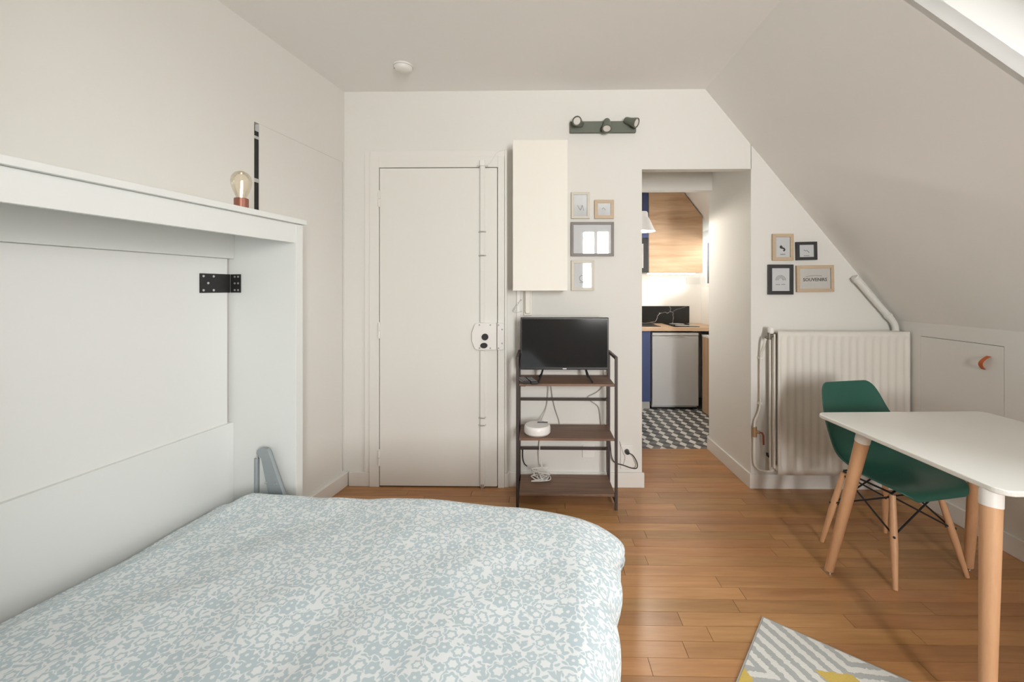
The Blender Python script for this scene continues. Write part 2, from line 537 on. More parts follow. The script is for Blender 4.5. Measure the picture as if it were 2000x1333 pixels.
# wall behind the camera with its window
r = MB()
RX0, RX1, RZ0, RZ1 = 0.78, 1.34, 0.85, 2.42
r.box(-2.5, RX0, RYI - 0.1, RYI, 0, 2.8).box(RX1, 2.5, RYI - 0.1, RYI, 0, 2.8)
r.box(RX0, RX1, RYI - 0.1, RYI, 0, RZ0).box(RX0, RX1, RYI - 0.1, RYI, RZ1, 2.8)
struct(r.build('wall_rear', WALL), 'wall behind the viewpoint with a casement window', 'wall')
w2 = thing('window_2', 'casement window in the wall behind the viewpoint', 'window', (RX0, RYI - 0.05, RZ0), kind='structure')
ww, wh = RX1 - RX0, RZ1 - RZ0
MB().box(0, 0.05, -0.03, 0.03, 0, wh).build('frame_post', TRIM, w2)
MB().box(ww - 0.05, ww, -0.03, 0.03, 0, wh).build('frame_post', TRIM, w2)
MB().box(ww / 2 - 0.03, ww / 2 + 0.03, -0.03, 0.03, 0, wh).build('frame_post', TRIM, w2)
MB().box(0.05, ww - 0.05, -0.03, 0.03, 0, 0.06).build('frame_rail', TRIM, w2)
MB().box(0.05, ww - 0.05, -0.03, 0.03, wh - 0.06, wh).build('frame_rail', TRIM, w2)
MB().box(0.05, ww / 2 - 0.03, -0.003, 0.003, 0.06, wh - 0.06).build('pane', WPANE, w2)
MB().box(ww / 2 + 0.03, ww - 0.05, -0.003, 0.003, 0.06, wh - 0.06).build('pane', WPANE, w2)

# baseboards
bb = MB().box(-0.205, 0.719, YB - 0.016, YB, 0, 0.10)
struct(bb.build('baseboard_back', TRIM, bevel=0.003), 'white baseboard on the back wall beneath the shelf rack', 'baseboard')
bb = MB().box(1.424, 2.40, YB - 0.016, YB, 0, 0.098)
struct(bb.build('baseboard_radiator', TRIM, bevel=0.003), 'white baseboard on the back wall beneath the radiator', 'baseboard')
bb = MB().hexa([(1.424, YB - 0.016, 0), (1.437, YB, 0), (1.434, YK, 0), (1.418, YK, 0)],
               [(1.424, YB - 0.016, 0.098), (1.437, YB, 0.098), (1.434, YK, 0.098), (1.418, YK, 0.098)])
struct(bb.build('baseboard_passage', TRIM, bevel=0.002), 'white baseboard along the passage side wall', 'baseboard')
bb = MB().box(2.385, 2.40, RYI, YB - 0.016, 0, 0.10)
struct(bb.build('baseboard_right', TRIM, bevel=0.003), 'white baseboard along the knee wall', 'baseboard')
bb = MB().box(0.0, 0.032, 2.14, 3.0, 0, 0.092)
struct(bb.build('baseboard_left', TRIM, bevel=0.003, loc=W0, rotz=WA), 'white baseboard on the left wall beyond the bed', 'baseboard')

# ------------------------------------------------------------------ entrance door (local origin: leaf's lower left corner on the wall)
dr = thing('door_1', 'white armoured entrance door with vertical lock rods', 'door', (-1.072, YB, 0), kind='structure')
DW, DH = 0.804, 2.161


def dbox(name, x0, x1, y0, y1, z0, z1, m, bevel=0.0, par=dr):
    """y measured out of the wall towards the room"""
    return MB().box(x0, x1, -y1, -y0, z0, z1).build(name, m, par, bevel=bevel)


dbox('leaf', 0.004, DW - 0.004, 0.001, 0.030, 0.008, DH - 0.004, DOORP, 0.002)
dbox('frame_stile', -0.065, -0.001, 0.0, 0.032, 0.0, DH + 0.075, DOORP, 0.002)
dbox('frame_stile', DW + 0.001, DW + 0.045, 0.0, 0.032, 0.0, DH + 0.075, DOORP, 0.002)
dbox('frame_head', -0.001, DW + 0.001, 0.0, 0.032, DH + 0.001, DH + 0.075, DOORP, 0.002)
dbox('casing', -0.104, -0.066, 0.0, 0.02, 0.095, DH + 0.118, TRIM, 0.003)
dbox('casing', DW + 0.046, DW + 0.062, 0.0, 0.02, 0.095, DH + 0.118, TRIM, 0.003)
dbox('casing', -0.066, DW + 0.046, 0.0, 0.02, DH + 0.076, DH + 0.118, TRIM, 0.003)
dbox('plinth_block', -0.21, -0.066, 0.0, 0.024, 0.0, 0.094, TRIM, 0.002)
dbox('plinth_block', DW + 0.046, DW + 0.075, 0.0, 0.024, 0.0, 0.094, TRIM, 0.002)
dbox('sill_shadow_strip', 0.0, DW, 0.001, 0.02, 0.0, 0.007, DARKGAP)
for hz in (1.95, 1.06, 0.20):
    h = MB().cyl((0.002, -0.036, hz - 0.05), (0.002, -0.036, hz - 0.001), 0.0085, n=12).cyl((0.002, -0.036, hz + 0.001), (0.002, -0.036, hz + 0.05), 0.0085, n=12)
    h.cyl((0.002, -0.036, hz + 0.05), (0.002, -0.036, hz + 0.056), 0.005, n=8).cyl((0.002, -0.036, hz - 0.056), (0.002, -0.036, hz - 0.05), 0.005, n=8)
    h.build('hinge', TRIM, dr, smooth=True)
# multipoint lock: channel covers above and below the lock case
LX = 0.702
for z0, z1 in ((0.012, 0.925), (1.115, DH + 0.01)):
    ch = MB().prism([(-0.022, 0.030), (-0.022, 0.038), (-0.014, 0.044), (0.014, 0.044), (0.022, 0.038), (0.022, 0.030)], 'z', z0, z1)
    ch.v = [(LX + vx * 0.8, -vy, vz) for vx, vy, vz in ch.v]
    ch.build('rod_cover', DOORP, dr)
    # thin dark seam along the hinge side of the cover
    MB().box(LX - 0.0215, LX - 0.0178, -0.034, -0.0301, z0, z1).build('cover_seam', CORDG, dr)
for z0 in (1.725, 1.565, 0.475, 0.425):
    MB().tube([(LX - 0.024, -0.03, z0), (LX - 0.02, -0.046, z0), (LX + 0.016, -0.047, z0), (LX + 0.02, -0.03, z0)], 0.0045, 6).build('rod_clip', STEEL, dr, smooth=True)
tl = MB().box(LX - 0.018, LX + 0.018, -0.055, -0.032, DH + 0.005, DH + 0.045)
tl.build('top_keeper', WPLAST, dr, bevel=0.004)
for dx in (-0.03, 0.03):
    MB().cyl((LX + dx, -0.032, DH + 0.004), (LX + dx, -0.045, DH + 0.004), 0.008, n=10).build('keeper_bolt', STEEL, dr)
MB().cyl((LX, -0.04, 0.0), (LX, -0.04, 0.03), 0.012, n=12).build('bottom_bolt', STEEL, dr, smooth=True)
oct_ = [(0.632, 0.99), (0.632, 1.05), (0.652, 1.105), (0.664, 1.113), (0.799, 1.113), (0.799, 0.932), (0.664, 0.932), (0.652, 0.94)]
lc = MB().prism(oct_, 'y', -0.058, -0.0305).build('lock_case', WPLAST, dr, bevel=0.004)
MB().prism([(0.803, 0.932), (0.838, 0.932), (0.85, 0.945), (0.85, 1.1), (0.838, 1.113), (0.803, 1.113)], 'y', -0.058, -0.0325).build('lock_keeper', WPLAST, dr, bevel=0.004)
MB().cyl((0.722, -0.058, 1.02), (0.722, -0.066, 1.02), 0.0225, n=20).build('cylinder_rose', BLKMET, lc, smooth=True)
cy = MB().cyl((0.715, -0.058, 0.963), (0.715, -0.068, 0.963), 0.024, n=20)
cy.v = [(x, y_, 0.963 + (z - 0.963) * 0.75) for x, y_, z in cy.v]
cy.build('thumb_turn', BLKMET, lc, smooth=True)
for sx, sz in ((0.684, 1.1), (0.757, 1.1), (0.684, 0.945), (0.757, 0.945), (0.812, 1.1), (0.836, 1.07), (0.836, 0.977), (0.812, 0.945)):
    MB().cyl((sx, -0.058, sz), (sx, -0.0605, sz), 0.0055, n=8).build('screw', GREYMET, lc)
for sx, sz in ((0.15, 2.02), (0.5, 2.02), (0.035, 1.82), (0.22, 1.03), (0.395, 1.03), (0.58, 1.03), (0.52, 1.09), (0.57, 1.09), (0.59, 1.09),
               (0.385, 0.77), (0.575, 0.77), (0.035, 0.49), (0.035, 0.36), (0.2, 0.06), (0.57, 0.06), (0.76, 1.27), (0.76, 1.45), (0.035, 1.15)):
    MB().cyl((sx, -0.030, sz), (sx, -0.0312, sz), 0.004, n=8).build('leaf_screw', TRIM, dr)

# ------------------------------------------------------------------ kitchen beyond the passage
KY = 5.42
kf = MB().box(-0.6, 2.3, YK, KY + 0.02, -0.06, -0.009).build('floor_kitchen', GROUT)
struct(kf, 'cube-patterned grey and white tiled kitchen floor', 'floor')
HL = 0.116; HR = HL / math.sqrt(3) - 0.0006
hv = [(HR * math.cos(PI / 3 * i), HR * math.sin(PI / 3 * i)) for i in range(6)]
tm = MB()
for tri, mi in (((1, 0, 5), 0), ((3, 2, 1), 1), ((5, 4, 3), 2)):
    q = [(0, 0)] + [hv[i] for i in tri]
    tm.add([(x, yy, 0) for x, yy in q], [(0, 1, 2, 3)], mi)
base = len(tm.v)
tm.add([(x, yy, 0) for x, yy in hv] + [(x, yy, -0.009) for x, yy in hv], [(i, i + 6, (i + 1) % 6 + 6, (i + 1) % 6) for i in range(6)], 2)
first = None
for i in range(-2, 18):
    for j in range(-16, 18):
        tx = 0.62 + i * HL * math.cos(PI / 6)
        ty = 3.66 + (j + 0.5 * (i % 2)) * HL
        if not (YK - 0.04 < ty < 4.93 and 0.5 < tx < 2.02):
            continue
        if first is None:
            to = tm.build('tile', [T_W, T_M, T_D], kf); first = to
        else:
            to = bpy.data.objects.new('tile', first.data); COL.objects.link(to); to.parent = kf
        to.location = (tx, ty, random.uniform(-0.0018, -0.0012))
struct(MB().box(-0.6, 2.3, KY, KY + 0.06, -0.06, 2.7).build('wall_kitchen_back', KWALL), 'white kitchen wall behind the worktop', 'wall')
WK = (3.90, 5.36, 1.36, 1.93)      # kitchen side window: y0, y1, z0, z1
kr = MB().box(2.02, 2.10, YK, WK[0], -0.06, 2.06).box(2.02, 2.10, WK[1], KY, -0.06, 2.06)
kr.box(2.02, 2.10, WK[0], WK[1], -0.06, WK[2]).box(2.02, 2.10, WK[0], WK[1], WK[3], 2.06)
struct(kr.build('wall_kitchen_right', KWALL), 'white kitchen side wall with a bright window beyond the oak unit', 'wall')
w3 = thing('window_3', 'bright side window of the kitchen right of the oak wall unit', 'window', (2.06, WK[0], WK[2]), kind='structure')
kl, kh = WK[1] - WK[0], WK[3] - WK[2]
for ya, yb, za, zb in ((0, 0.04, 0, kh), (kl - 0.04, kl, 0, kh), (0.04, kl - 0.04, 0, 0.04), (0.04, kl - 0.04, kh - 0.04, kh), (kl / 2 - 0.02, kl / 2 + 0.02, 0.04, kh - 0.04)):
    MB().box(-0.02, 0.02, ya, yb, za, zb).build('frame_bar', TRIM, w3)
MB().box(-0.002, 0.002, 0.04, kl / 2 - 0.02, 0.04, kh - 0.04).build('pane', WPANE, w3)
MB().box(-0.002, 0.002, kl / 2 + 0.02, kl - 0.04, 0.04, kh - 0.04).build('pane', WPANE, w3)
struct(MB().box(-0.66, -0.6, YK, KY, -0.06, 2.7).build('wall_kitchen_left', KWALL), 'white kitchen wall on the left, behind the passage', 'wall')
struct(MB().box(-0.6, 1.68, YK, KY, 2.5, 2.56).build('ceiling_kitchen', CEIL), 'white kitchen ceiling above the units', 'ceiling')
KS = lambda x: 2.5 - 1.31 * (x - 1.663)
ks = MB()
for xa, xb, ya, yb in ((1.655, 2.04, YK, KY),):
    ks.hexa([(xa, ya, KS(xa)), (xb, ya, KS(xb)), (xb, yb, KS(xb)), (xa, yb, KS(xa))],
            [(xa + 0.04, ya, KS(xa) + 0.03), (xb + 0.04, ya, KS(xb) + 0.03), (xb + 0.04, yb, KS(xb) + 0.03), (xa + 0.04, yb, KS(xa) + 0.03)])
struct(ks.build('wall_kitchen_slope', CEIL), 'sloping kitchen ceiling cutting across the oak wall unit', 'wall')
MB().tube(bez([(LX + 0.03, -0.036, DH + 0.012), (LX + 0.06, -0.036, DH + 0.04), (LX + 0.10, -0.034, DH + 0.10), (LX + 0.16, -0.022, DH + 0.122)]), 0.0016, 6).build('contact_wire', CORDW, dr, smooth=True)

# ------------------------------------------------------------------ fold-down wall bed along the left wall (local x = out of the wall, y = along it)
wb = thing('fold_down_bed', 'white fold-down wall bed cabinet with open bed frame', 'bed', W0, WA)


def wbox(name, x0, x1, y0, y1, z0, z1, m=LAMI, bevel=0.0015, par=wb):
    return MB().box(x0, x1, y0, y1, z0, z1).build(name, m, par, bevel=bevel)


wbox('end_panel', 0.002, 0.374, 2.085, 2.129, 0, 1.643)
wbox('end_panel', 0.002, 0.374, -0.05, -0.006, 0, 1.643)
wbox('top_shelf', 0.002, 0.389, -0.06, 2.138, 1.6445, 1.667)
wbox('apron', 0.350, 0.370, -0.005, 2.0845, 1.556, 1.6440)
wbox('back_rail', 0.003, 0.040, -0.005, 2.0845, 1.487, 1.6440)
wbox('back_panel', 0.003, 0.018, -0.005, 2.068, 0.62, 1.4865, LAMI2)
wbox('panel_gap_shade', 0.003, 0.010, 2.068, 2.0845, 0.62, 1.4865, CORDG, 0)  # grey strip colouring in the shadow of the gap beside the back panel
wbox('lower_panel', 0.003, 0.036, -0.005, 2.0845, 0.05, 0.709)
# bed frame that swings down, standing on a foot bar
wbox('bed_frame', 0.12, 1.74, 0.04, 1.97, 0.16, 0.215, LAMI)
wbox('side_rail', 1.70, 1.735, 0.04, 1.97, 0.20, 0.30, LAMI)
for yy in (0.25, 1.72):
    wbox('folding_leg', 1.60, 1.64, yy, yy + 0.04, 0.0, 0.16, GREYMET)
# black corner plate with its screws
hp = MB().box(0.018, 0.0215, 1.926, 2.08, 1.326, 1.413).box(0.0215, 0.078, 2.0805, 2.0845, 1.326, 1.413).build('corner_plate', BLKMET, wb, bevel=0.001)
hp['label'] = 'black metal corner plate with screws'
for sy, sz in ((1.942, 1.338), (1.942, 1.401), (1.965, 1.37), (1.992, 1.338), (1.992, 1.401)):
    MB().cyl((0.0215, sy, sz), (0.0235, sy, sz), 0.0055, n=8).build('screw', STEEL, hp)
for sx, sz in ((0.047, 1.338), (0.047, 1.37), (0.047, 1.401), (0.066, 1.338), (0.066, 1.37), (0.066, 1.401)):
    MB().cyl((sx, 2.0805, sz), (sx, 2.0785, sz), 0.0048, n=8).build('screw', STEEL, hp)
# lift arm with gas strut on the end panel
arm = MB().prism([(0.196, 0.585), (0.200, 0.602), (0.215, 0.611), (0.250, 0.610), (0.262, 0.600), (0.345, 0.40), (0.262, 0.40), (0.222, 0.565)], 'y', 2.045, 2.062).build('lift_arm', GREYMET, wb, bevel=0.002)
arm['label'] = 'grey metal lift arm of the bed'
MB().cyl((0.205, 2.064, 0.59), (0.205, 2.084, 0.59), 0.011, n=12).build('pivot', CHROME, arm)
for sx, sz in ((0.25, 0.455), (0.30, 0.455)):
    MB().cyl((sx, 2.045, sz), (sx, 2.041, sz), 0.006, n=8).build('bolt', STEEL, arm)
gs = MB().cyl((0.192, 2.054, 0.20), (0.192, 2.054, 0.56), 0.011, n=12).build('gas_strut', GREYMET, wb, smooth=True)
MB().cyl((0.196, 2.054, 0.56), (0.199, 2.054, 0.595), 0.006, n=10).build('strut_rod', CHROME, gs, smooth=True)

mt = MB().prism(rrect(0.17, 1.735, 0.07, 1.955, 0.06), 'z', 0.217, 0.395).build('mattress', MATT, None, bevel=0.025, seg=3, loc=W0, rotz=WA)
tag(mt, 'white mattress peeking out beneath the flowered duvet', 'mattress')


# duvet: a puffy sheet draped over the mattress, hanging at the open side and the far end
def fabric_flowers():
    m = bpy.data.materials.new('flowered_cotton'); m.use_nodes = True
    nt = m.node_tree; N = nt.nodes.new; L = nt.links.new
    b = nt.nodes['Principled BSDF']; b.inputs['Roughness'].default_value = 0.85
    b.inputs['Specular IOR Level'].default_value = 0.15
    b.inputs['Sheen Weight'].default_value = 0.15
    uv = N('ShaderNodeUVMap')

    def M(op, a, c=None, d=None):
        n = N('ShaderNodeMath'); n.operation = op
        for i, q in enumerate((a, c, d)):
            if q is None:
                continue
            if isinstance(q, (int, float)):
                n.inputs[i].default_value = q
            else:
                L(q, n.inputs[i])
        return n.outputs[0]

    wob = N('ShaderNodeTexNoise'); wob.inputs['Scale'].default_value = 30; L(uv.outputs[0], wob.inputs['Vector'])
    vs = N('ShaderNodeVectorMath'); vs.operation = 'SCALE'; vs.inputs['Scale'].default_value = 0.007
    L(wob.outputs['Color'], vs.inputs[0])
    va = N('ShaderNodeVectorMath'); va.operation = 'ADD'; L(uv.outputs[0], va.inputs[0]); L(vs.outputs[0], va.inputs[1])
    P = va.outputs[0]

    def cells(scale, rnd):
        v = N('ShaderNodeTexVoronoi'); v.voronoi_dimensions = '2D'; v.inputs['Scale'].default_value = scale
        v.inputs['Randomness'].default_value = rnd
        L(P, v.inputs['Vector'])
        sub_ = N('ShaderNodeVectorMath'); sub_.operation = 'SUBTRACT'
        L(P, sub_.inputs[0]); L(v.outputs['Position'], sub_.inputs[1])
        sx = N('ShaderNodeSeparateXYZ'); L(sub_.outputs[0], sx.inputs[0])
        sc = N('ShaderNodeSeparateColor'); L(v.outputs['Color'], sc.inputs[0])
        return sx.outputs[0], sx.outputs[1], sc.outputs[0], sc.outputs[1], sc.outputs[2]

    def below(a, edge, soft=0.0012):
        n = N('ShaderNodeMapRange'); n.interpolation_type = 'SMOOTHSTEP'
        if isinstance(edge, (int, float)):
            d = M('SUBTRACT', a, edge)
        else:
            d = M('SUBTRACT', a, edge)
        L(d, n.inputs[0])
        n.inputs['From Min'].default_value = -soft; n.inputs['From Max'].default_value = soft
        n.inputs['To Min'].default_value = 1; n.inputs['To Max'].default_value = 0
        return n.outputs[0]

    # blossoms
    x, y_, r1, r2, r3 = cells(24.0, 0.85)
    th = M('ADD', M('ARCTAN2', y_, x), M('MULTIPLY', r1, 6.28))
    rad = M('SQRT', M('ADD', M('MULTIPLY', x, x), M('MULTIPLY', y_, y_)))
    R = M('MULTIPLY_ADD', r2, 0.010, 0.0125)
    pet = M('MULTIPLY', R, M('MULTIPLY_ADD', M('COSINE', M('MULTIPLY', th, 6.0)), 0.11, 0.88))
    full = below(rad, pet)
    hollow = below(rad, M('MULTIPLY', pet, M('MULTIPLY_ADD', M('GREATER_THAN', r3, 0.5), 0.33, 0.25)))
    blossom = M('MULTIPLY', full, M('SUBTRACT', 1.0, hollow))
    outside = M('SUBTRACT', 1.0, below(rad, M('ADD', pet, 0.003)))

    # leaves, in two sizes
    def leaves(scale, a, bb_):
        x, y_, r1, r2, r3 = cells(scale, 1.0)
        an = M('MULTIPLY', r1, 6.28)
        ca, sa = M('COSINE', an), M('SINE', an)
        u = M('ADD', M('MULTIPLY', x, ca), M('MULTIPLY', y_, sa))
        v_ = M('SUBTRACT', M('MULTIPLY', y_, ca), M('MULTIPLY', x, sa))
        v_ = M('ADD', v_, M('MULTIPLY', M('MULTIPLY', u, u), 25.0))
        q = M('SQRT', M('ADD', M('POWER', M('ABSOLUTE', M('DIVIDE', u, a)), 2.0), M('POWER', M('ABSOLUTE', M('DIVIDE', v_, bb_)), 2.0)))
        return below(q, M('MULTIPLY_ADD', r2, 0.5, 0.6), 0.12)

    lv = M('MAXIMUM', leaves(46.0, 0.0125, 0.0052), leaves(33.0, 0.020, 0.0050))
    lv = M('MULTIPLY', lv, outside)
    mask = M('MINIMUM', M('MAXIMUM', blossom, lv), 1.0)
    n3 = N('ShaderNodeTexNoise'); n3.inputs['Scale'].default_value = 9.0; L(uv.outputs[0], n3.inputs['Vector'])
    tone = N('ShaderNodeMix'); tone.data_type = 'RGBA'
    tone.inputs[6].default_value = (0.50, 0.60, 0.62, 1); tone.inputs[7].default_value = (0.51, 0.61, 0.67, 1)
    L(n3.outputs['Fac'], tone.inputs[0])
    mx = N('ShaderNodeMix'); mx.data_type = 'RGBA'
    mx.inputs[6].default_value = (0.78, 0.82, 0.835, 1)
    L(tone.outputs[2], mx.inputs[7]); L(mask, mx.inputs[0])
    L(mx.outputs[2], b.inputs['Base Color'])
    n4 = N('ShaderNodeTexNoise'); n4.inputs['Scale'].default_value = 26; n4.inputs['Detail'].default_value = 4; L(uv.outputs[0], n4.inputs['Vector'])
    bp = N('ShaderNodeBump'); bp.inputs['Strength'].default_value = 0.35; bp.inputs['Distance'].default_value = 0.006
    L(n4.outputs['Fac'], bp.inputs['Height']); L(bp.outputs[0], b.inputs['Normal'])
    return m


COTTON = fabric_flowers()


def smooth01(t):
    t = max(0.0, min(1.0, t)); return t * t * (3 - 2 * t)


NU, NV = 130, 120
T0, T1 = 0.115, 1.722      # across the bed where the top is flat
S0, S1 = -0.03, 1.93       # along the bed
RE = 0.085                 # rounding at the edges
HANG_T, HANG_S = 0.36, 0.14
umax = (T1 - T0) + RE * PI / 2 + HANG_T - 0.12
vmax = (S1 - S0) + RE * PI / 2 + HANG_S


def drape(u, L, R, slack):
    """distance along the cloth -> (out, down) past the flat part"""
    if u <= L:
        return u, 0.0
    a = (u - L) / R
    if a < PI / 2:
        return L + R * math.sin(a), R * (1 - math.cos(a))
    return L + R + slack * (a - PI / 2) * R, R + (u - L - R * PI / 2)


verts = []; uvs = []
for j in range(NV + 1):
    v = vmax * j / NV
    for i in range(NU + 1):
        u = umax * i / NU
        # the hem hangs lower and puffs out at the far corner
        corner = smooth01((v - 1.35) / 0.55) * smooth01((u - 1.3) / 0.4)
        tt, dz1 = drape(u, T1 - T0 - 0.07 * corner, RE + 0.045 * corner, 0.015)
        ss, dz2 = drape(v, S1 - S0 - 0.06 * corner, RE + 0.04 * corner, 0.03)
        dz = max(dz1, dz2) + 0.35 * min(dz1, dz2)
        X = T0 + tt; Y = S0 + ss
        if dz1 > 0 and dz2 > 0:      # round the corner in plan
            k_ = min(dz1, dz2)
            X -= 0.16 * k_; Y -= 0.28 * k_
        top = 0.452 + 0.052 * smooth01((X - 0.2) / 1.1)
        left = 0.055 * (1 - smooth01((u) / 0.16))
        puff = 0.018 * noise.noise(Vector((X * 2.1, Y * 2.1, 3.0))) + 0.008 * noise.noise(Vector((X * 6, Y * 6, 1.0)))
        side = smooth01(dz1 / 0.12)
        wave = side * (0.020 * noise.noise(Vector((Y * 5.0, dz1 * 2.0, 8.0))) + 0.010 * math.sin(Y * 23 + 2 * noise.noise(Vector((Y * 3, 0, 0)))))
        bul = 0.06 * corner * math.sin(min(PI, dz1 / 0.26 * PI)) if dz1 < 0.26 else -0.02 * corner
        hemcut = 0.05 * corner
        Z = top + puff * (1 - 0.5 * side) - left - dz * (1 - 0.22 * corner)
        X += wave + bul
        wave2 = smooth01(dz2 / 0.1) * 0.012 * noise.noise(Vector((X * 6, dz2 * 3, 4)))
        Y += wave2
        verts.append((X, min(Y, 2.036), max(Z, 0.05)))
        uvs.append((u, v))
faces = []
for j in range(NV):
    for i in range(NU):
        a = j * (NU + 1) + i
        faces.append((a, a + 1, a + NU + 2, a + NU + 1))
me = bpy.data.meshes.new('duvet'); me.from_pydata(verts, [], faces)
uvl = me.uv_layers.new(name='UVMap')
for lp in me.loops:
    uvl.data[lp.index].uv = uvs[lp.vertex_index]
me.materials.append(COTTON)
for p in me.polygons:
    p.use_smooth = True
dv = bpy.data.objects.new('duvet', me); COL.objects.link(dv)
dv.location = W0; dv.rotation_euler = (0, 0, WA)
sm = dv.modifiers.new('solid', 'SOLIDIFY'); sm.thickness = 0.018; sm.offset = -1
tag(dv, 'white duvet printed with pale blue flowers spread over the bed', 'duvet')

# Edison bulb lamp on the cabinet shelf
el = thing('bulb_lamp', 'amber filament bulb lamp with copper socket on the bed cabinet shelf', 'lamp', (0, 0, 0))
bl = Matrix.Translation(Vector(W0)) @ Matrix.Rotation(WA, 4, 'Z') @ Vector((0.30, 1.86, 1.667))
el.location = bl
MB().cyl((0, 0, 0), (0, 0, 0.052), 0.0265, n=24).build('socket', COPPER, el, smooth=True, bevel=0.003)
MB().lathe([(0.016, 0.048), (0.020, 0.060), (0.029, 0.080), (0.036, 0.104), (0.0385, 0.124), (0.035, 0.143), (0.024, 0.157), (0.010, 0.164), (0.0, 0.165)], n=28).build('bulb', BULBG, el, smooth=True)
MB().tube([(0.0, 0, 0.05), (0.004, 0, 0.09), (0.004, 0, 0.125)], 0.0026, 6).tube([(-0.004, 0, 0.05), (-0.006, 0.004, 0.09), (-0.003, 0.004, 0.122)], 0.0012, 6).build('filament', FILA, el, smooth=True)

# ------------------------------------------------------------------ things on the back wall
def wthing(name, label, cat, x, z, group=None, y=YB):
    return thing(name, label, cat, (x, y, z), 0, group)


# smoke detector on the ceiling
sd = thing('smoke_detector', 'round white smoke detector on the ceiling', 'smoke detector', (-0.81, 2.61, CZ))
MB().lathe([(0.056, 0), (0.056, -0.008), (0.052, -0.024), (0.040, -0.034), (0.0, -0.036)], n=32).build('body', WPLAST, sd, smooth=True)
MB().lathe([(0.054, -0.010), (0.0565, -0.010), (0.0565, -0.013), (0.054, -0.013)], n=32).build('vent_ring', CORDG, sd, smooth=True)
MB().cyl((-0.046, -0.02, -0.022), (-0.046, -0.02, -0.028), 0.005, n=10).build('test_button', INKG, sd)

# spot bar
sb = wthing('spotlight_bar', 'sage green wall bar with three small adjustable spotlights', 'light', 0.44, 2.430)
MB().box(-0.221, 0.221, -0.032, -0.001, -0.037, 0.037).build('bar', SAGE, sb, bevel=0.003)
for hx, hz, dirv in ((-0.163, 0.014, (-0.42, -0.9, -0.06)), (0.020, 0.004, (-0.10, -0.55, -0.83)), (0.176, 0.022, (0.72, -0.55, -0.42))):
    d_ = Vector(dirv).normalized(); c0 = Vector((hx, -0.062, hz)) - d_ * 0.045
    hd = MB().lathe([(0.0, 0.0), (0.018, 0.003), (0.022, 0.012), (0.0235, 0.045), (0.032, 0.085), (0.0325, 0.094), (0.027, 0.094), (0.026, 0.088), (0.0, 0.087)], c0, d_, 24).build('spot_head', SAGE, sb, smooth=True)
    MB().lathe([(0.0255, 0.0885), (0.024, 0.091), (0.0, 0.092)], c0, d_, 24).build('lens', LENS, hd, smooth=True)
    MB().cyl((hx, -0.03, 0.0), tuple(c0 + d_ * 0.02), 0.008, n=10).build('arm', SAGE, hd, smooth=True)

# tall shallow wall cupboard
cb = wthing('wall_cupboard', 'tall cream wall cupboard hung beside the entrance door', 'cabinet', 0.017, 1.33)
MB().box(-0.172, 0.172, -0.190, -0.001, 0.0, 0.953).build('carcass', CABW, cb, bevel=0.002)
MB().box(-0.173, 0.173, -0.208, -0.192, 0.0, 0.953).build('door', CABW, cb, bevel=0.0015)

# intercom handset with its coiled cord and a vertical cable duct
ic = wthing('intercom', 'cream intercom handset with curly cord under the wall cupboard', 'intercom', -0.065, 1.16)
MB().box(-0.028, 0.028, -0.022, -0.001, 0.0, 0.20).build('base', CABW, ic, bevel=0.005)
MB().prism(rrect(-0.018, 0.018, 0.015, 0.21, 0.012), 'y', -0.052, -0.026).build('handset', CABW, ic, bevel=0.006)
cp = []
for i in range(90):
    t = i / 89
    cp.append((-0.045 + 0.05 * math.sin(t * PI) * -1 + 0.006 * math.cos(i * 1.3), -0.018 + 0.006 * math.sin(i * 1.3), 0.03 - 0.02 * t + 0.09 * (1 - (2 * t - 1) ** 2) * -0.4 + 0.1 * t))
MB().tube(cp, 0.0022, 6).build('coiled_cord', CORDW, ic, smooth=True)
cd = MB().box(-0.141, -0.117, YB - 0.014, YB, 0.90, 1.34).build('cable_duct', WPLAST, bevel=0.002)
tag(cd, 'narrow cream cable duct rising beside the intercom', 'cable duct')

# ------------------------------------------------------------------ picture frames
def frame(name, label, x0, x1, z0, z1, fm, w_, paper=PAPER, depth=0.020, tilt=0.0, group=None):
    """wall picture; x, z of its outer edges on the back wall"""
    o = thing(name, label, 'picture frame', ((x0 + x1) / 2, YB, (z0 + z1) / 2), 0, group)
    o.rotation_euler = (0, tilt, 0)
    a, h = (x1 - x0) / 2, (z1 - z0) / 2
    f = MB()
    out = [(-a, -h), (a, -h), (a, h), (-a, h)]; inn = [(-a + w_, -h + w_), (a - w_, -h + w_), (a - w_, h - w_), (-a + w_, h - w_)]
    for i in range(4):
        j = (i + 1) % 4
        q = [out[i], out[j], inn[j], inn[i]]
        f.hexa([(px, -0.001, pz) for px, pz in q], [(px, -depth, pz) for px, pz in q])
    f.build('frame', fm, o, bevel=0.0012)
    e_ = w_ - 0.001
    MB().box(-a + e_, a - e_, -0.0125, -0.003, -h + e_, h - e_).build('print_sheet', paper, o)
    MB().box(-a + e_, a - e_, -0.0165, -0.0155, -h + e_, h - e_).build('glass', PANE, o)
    return o


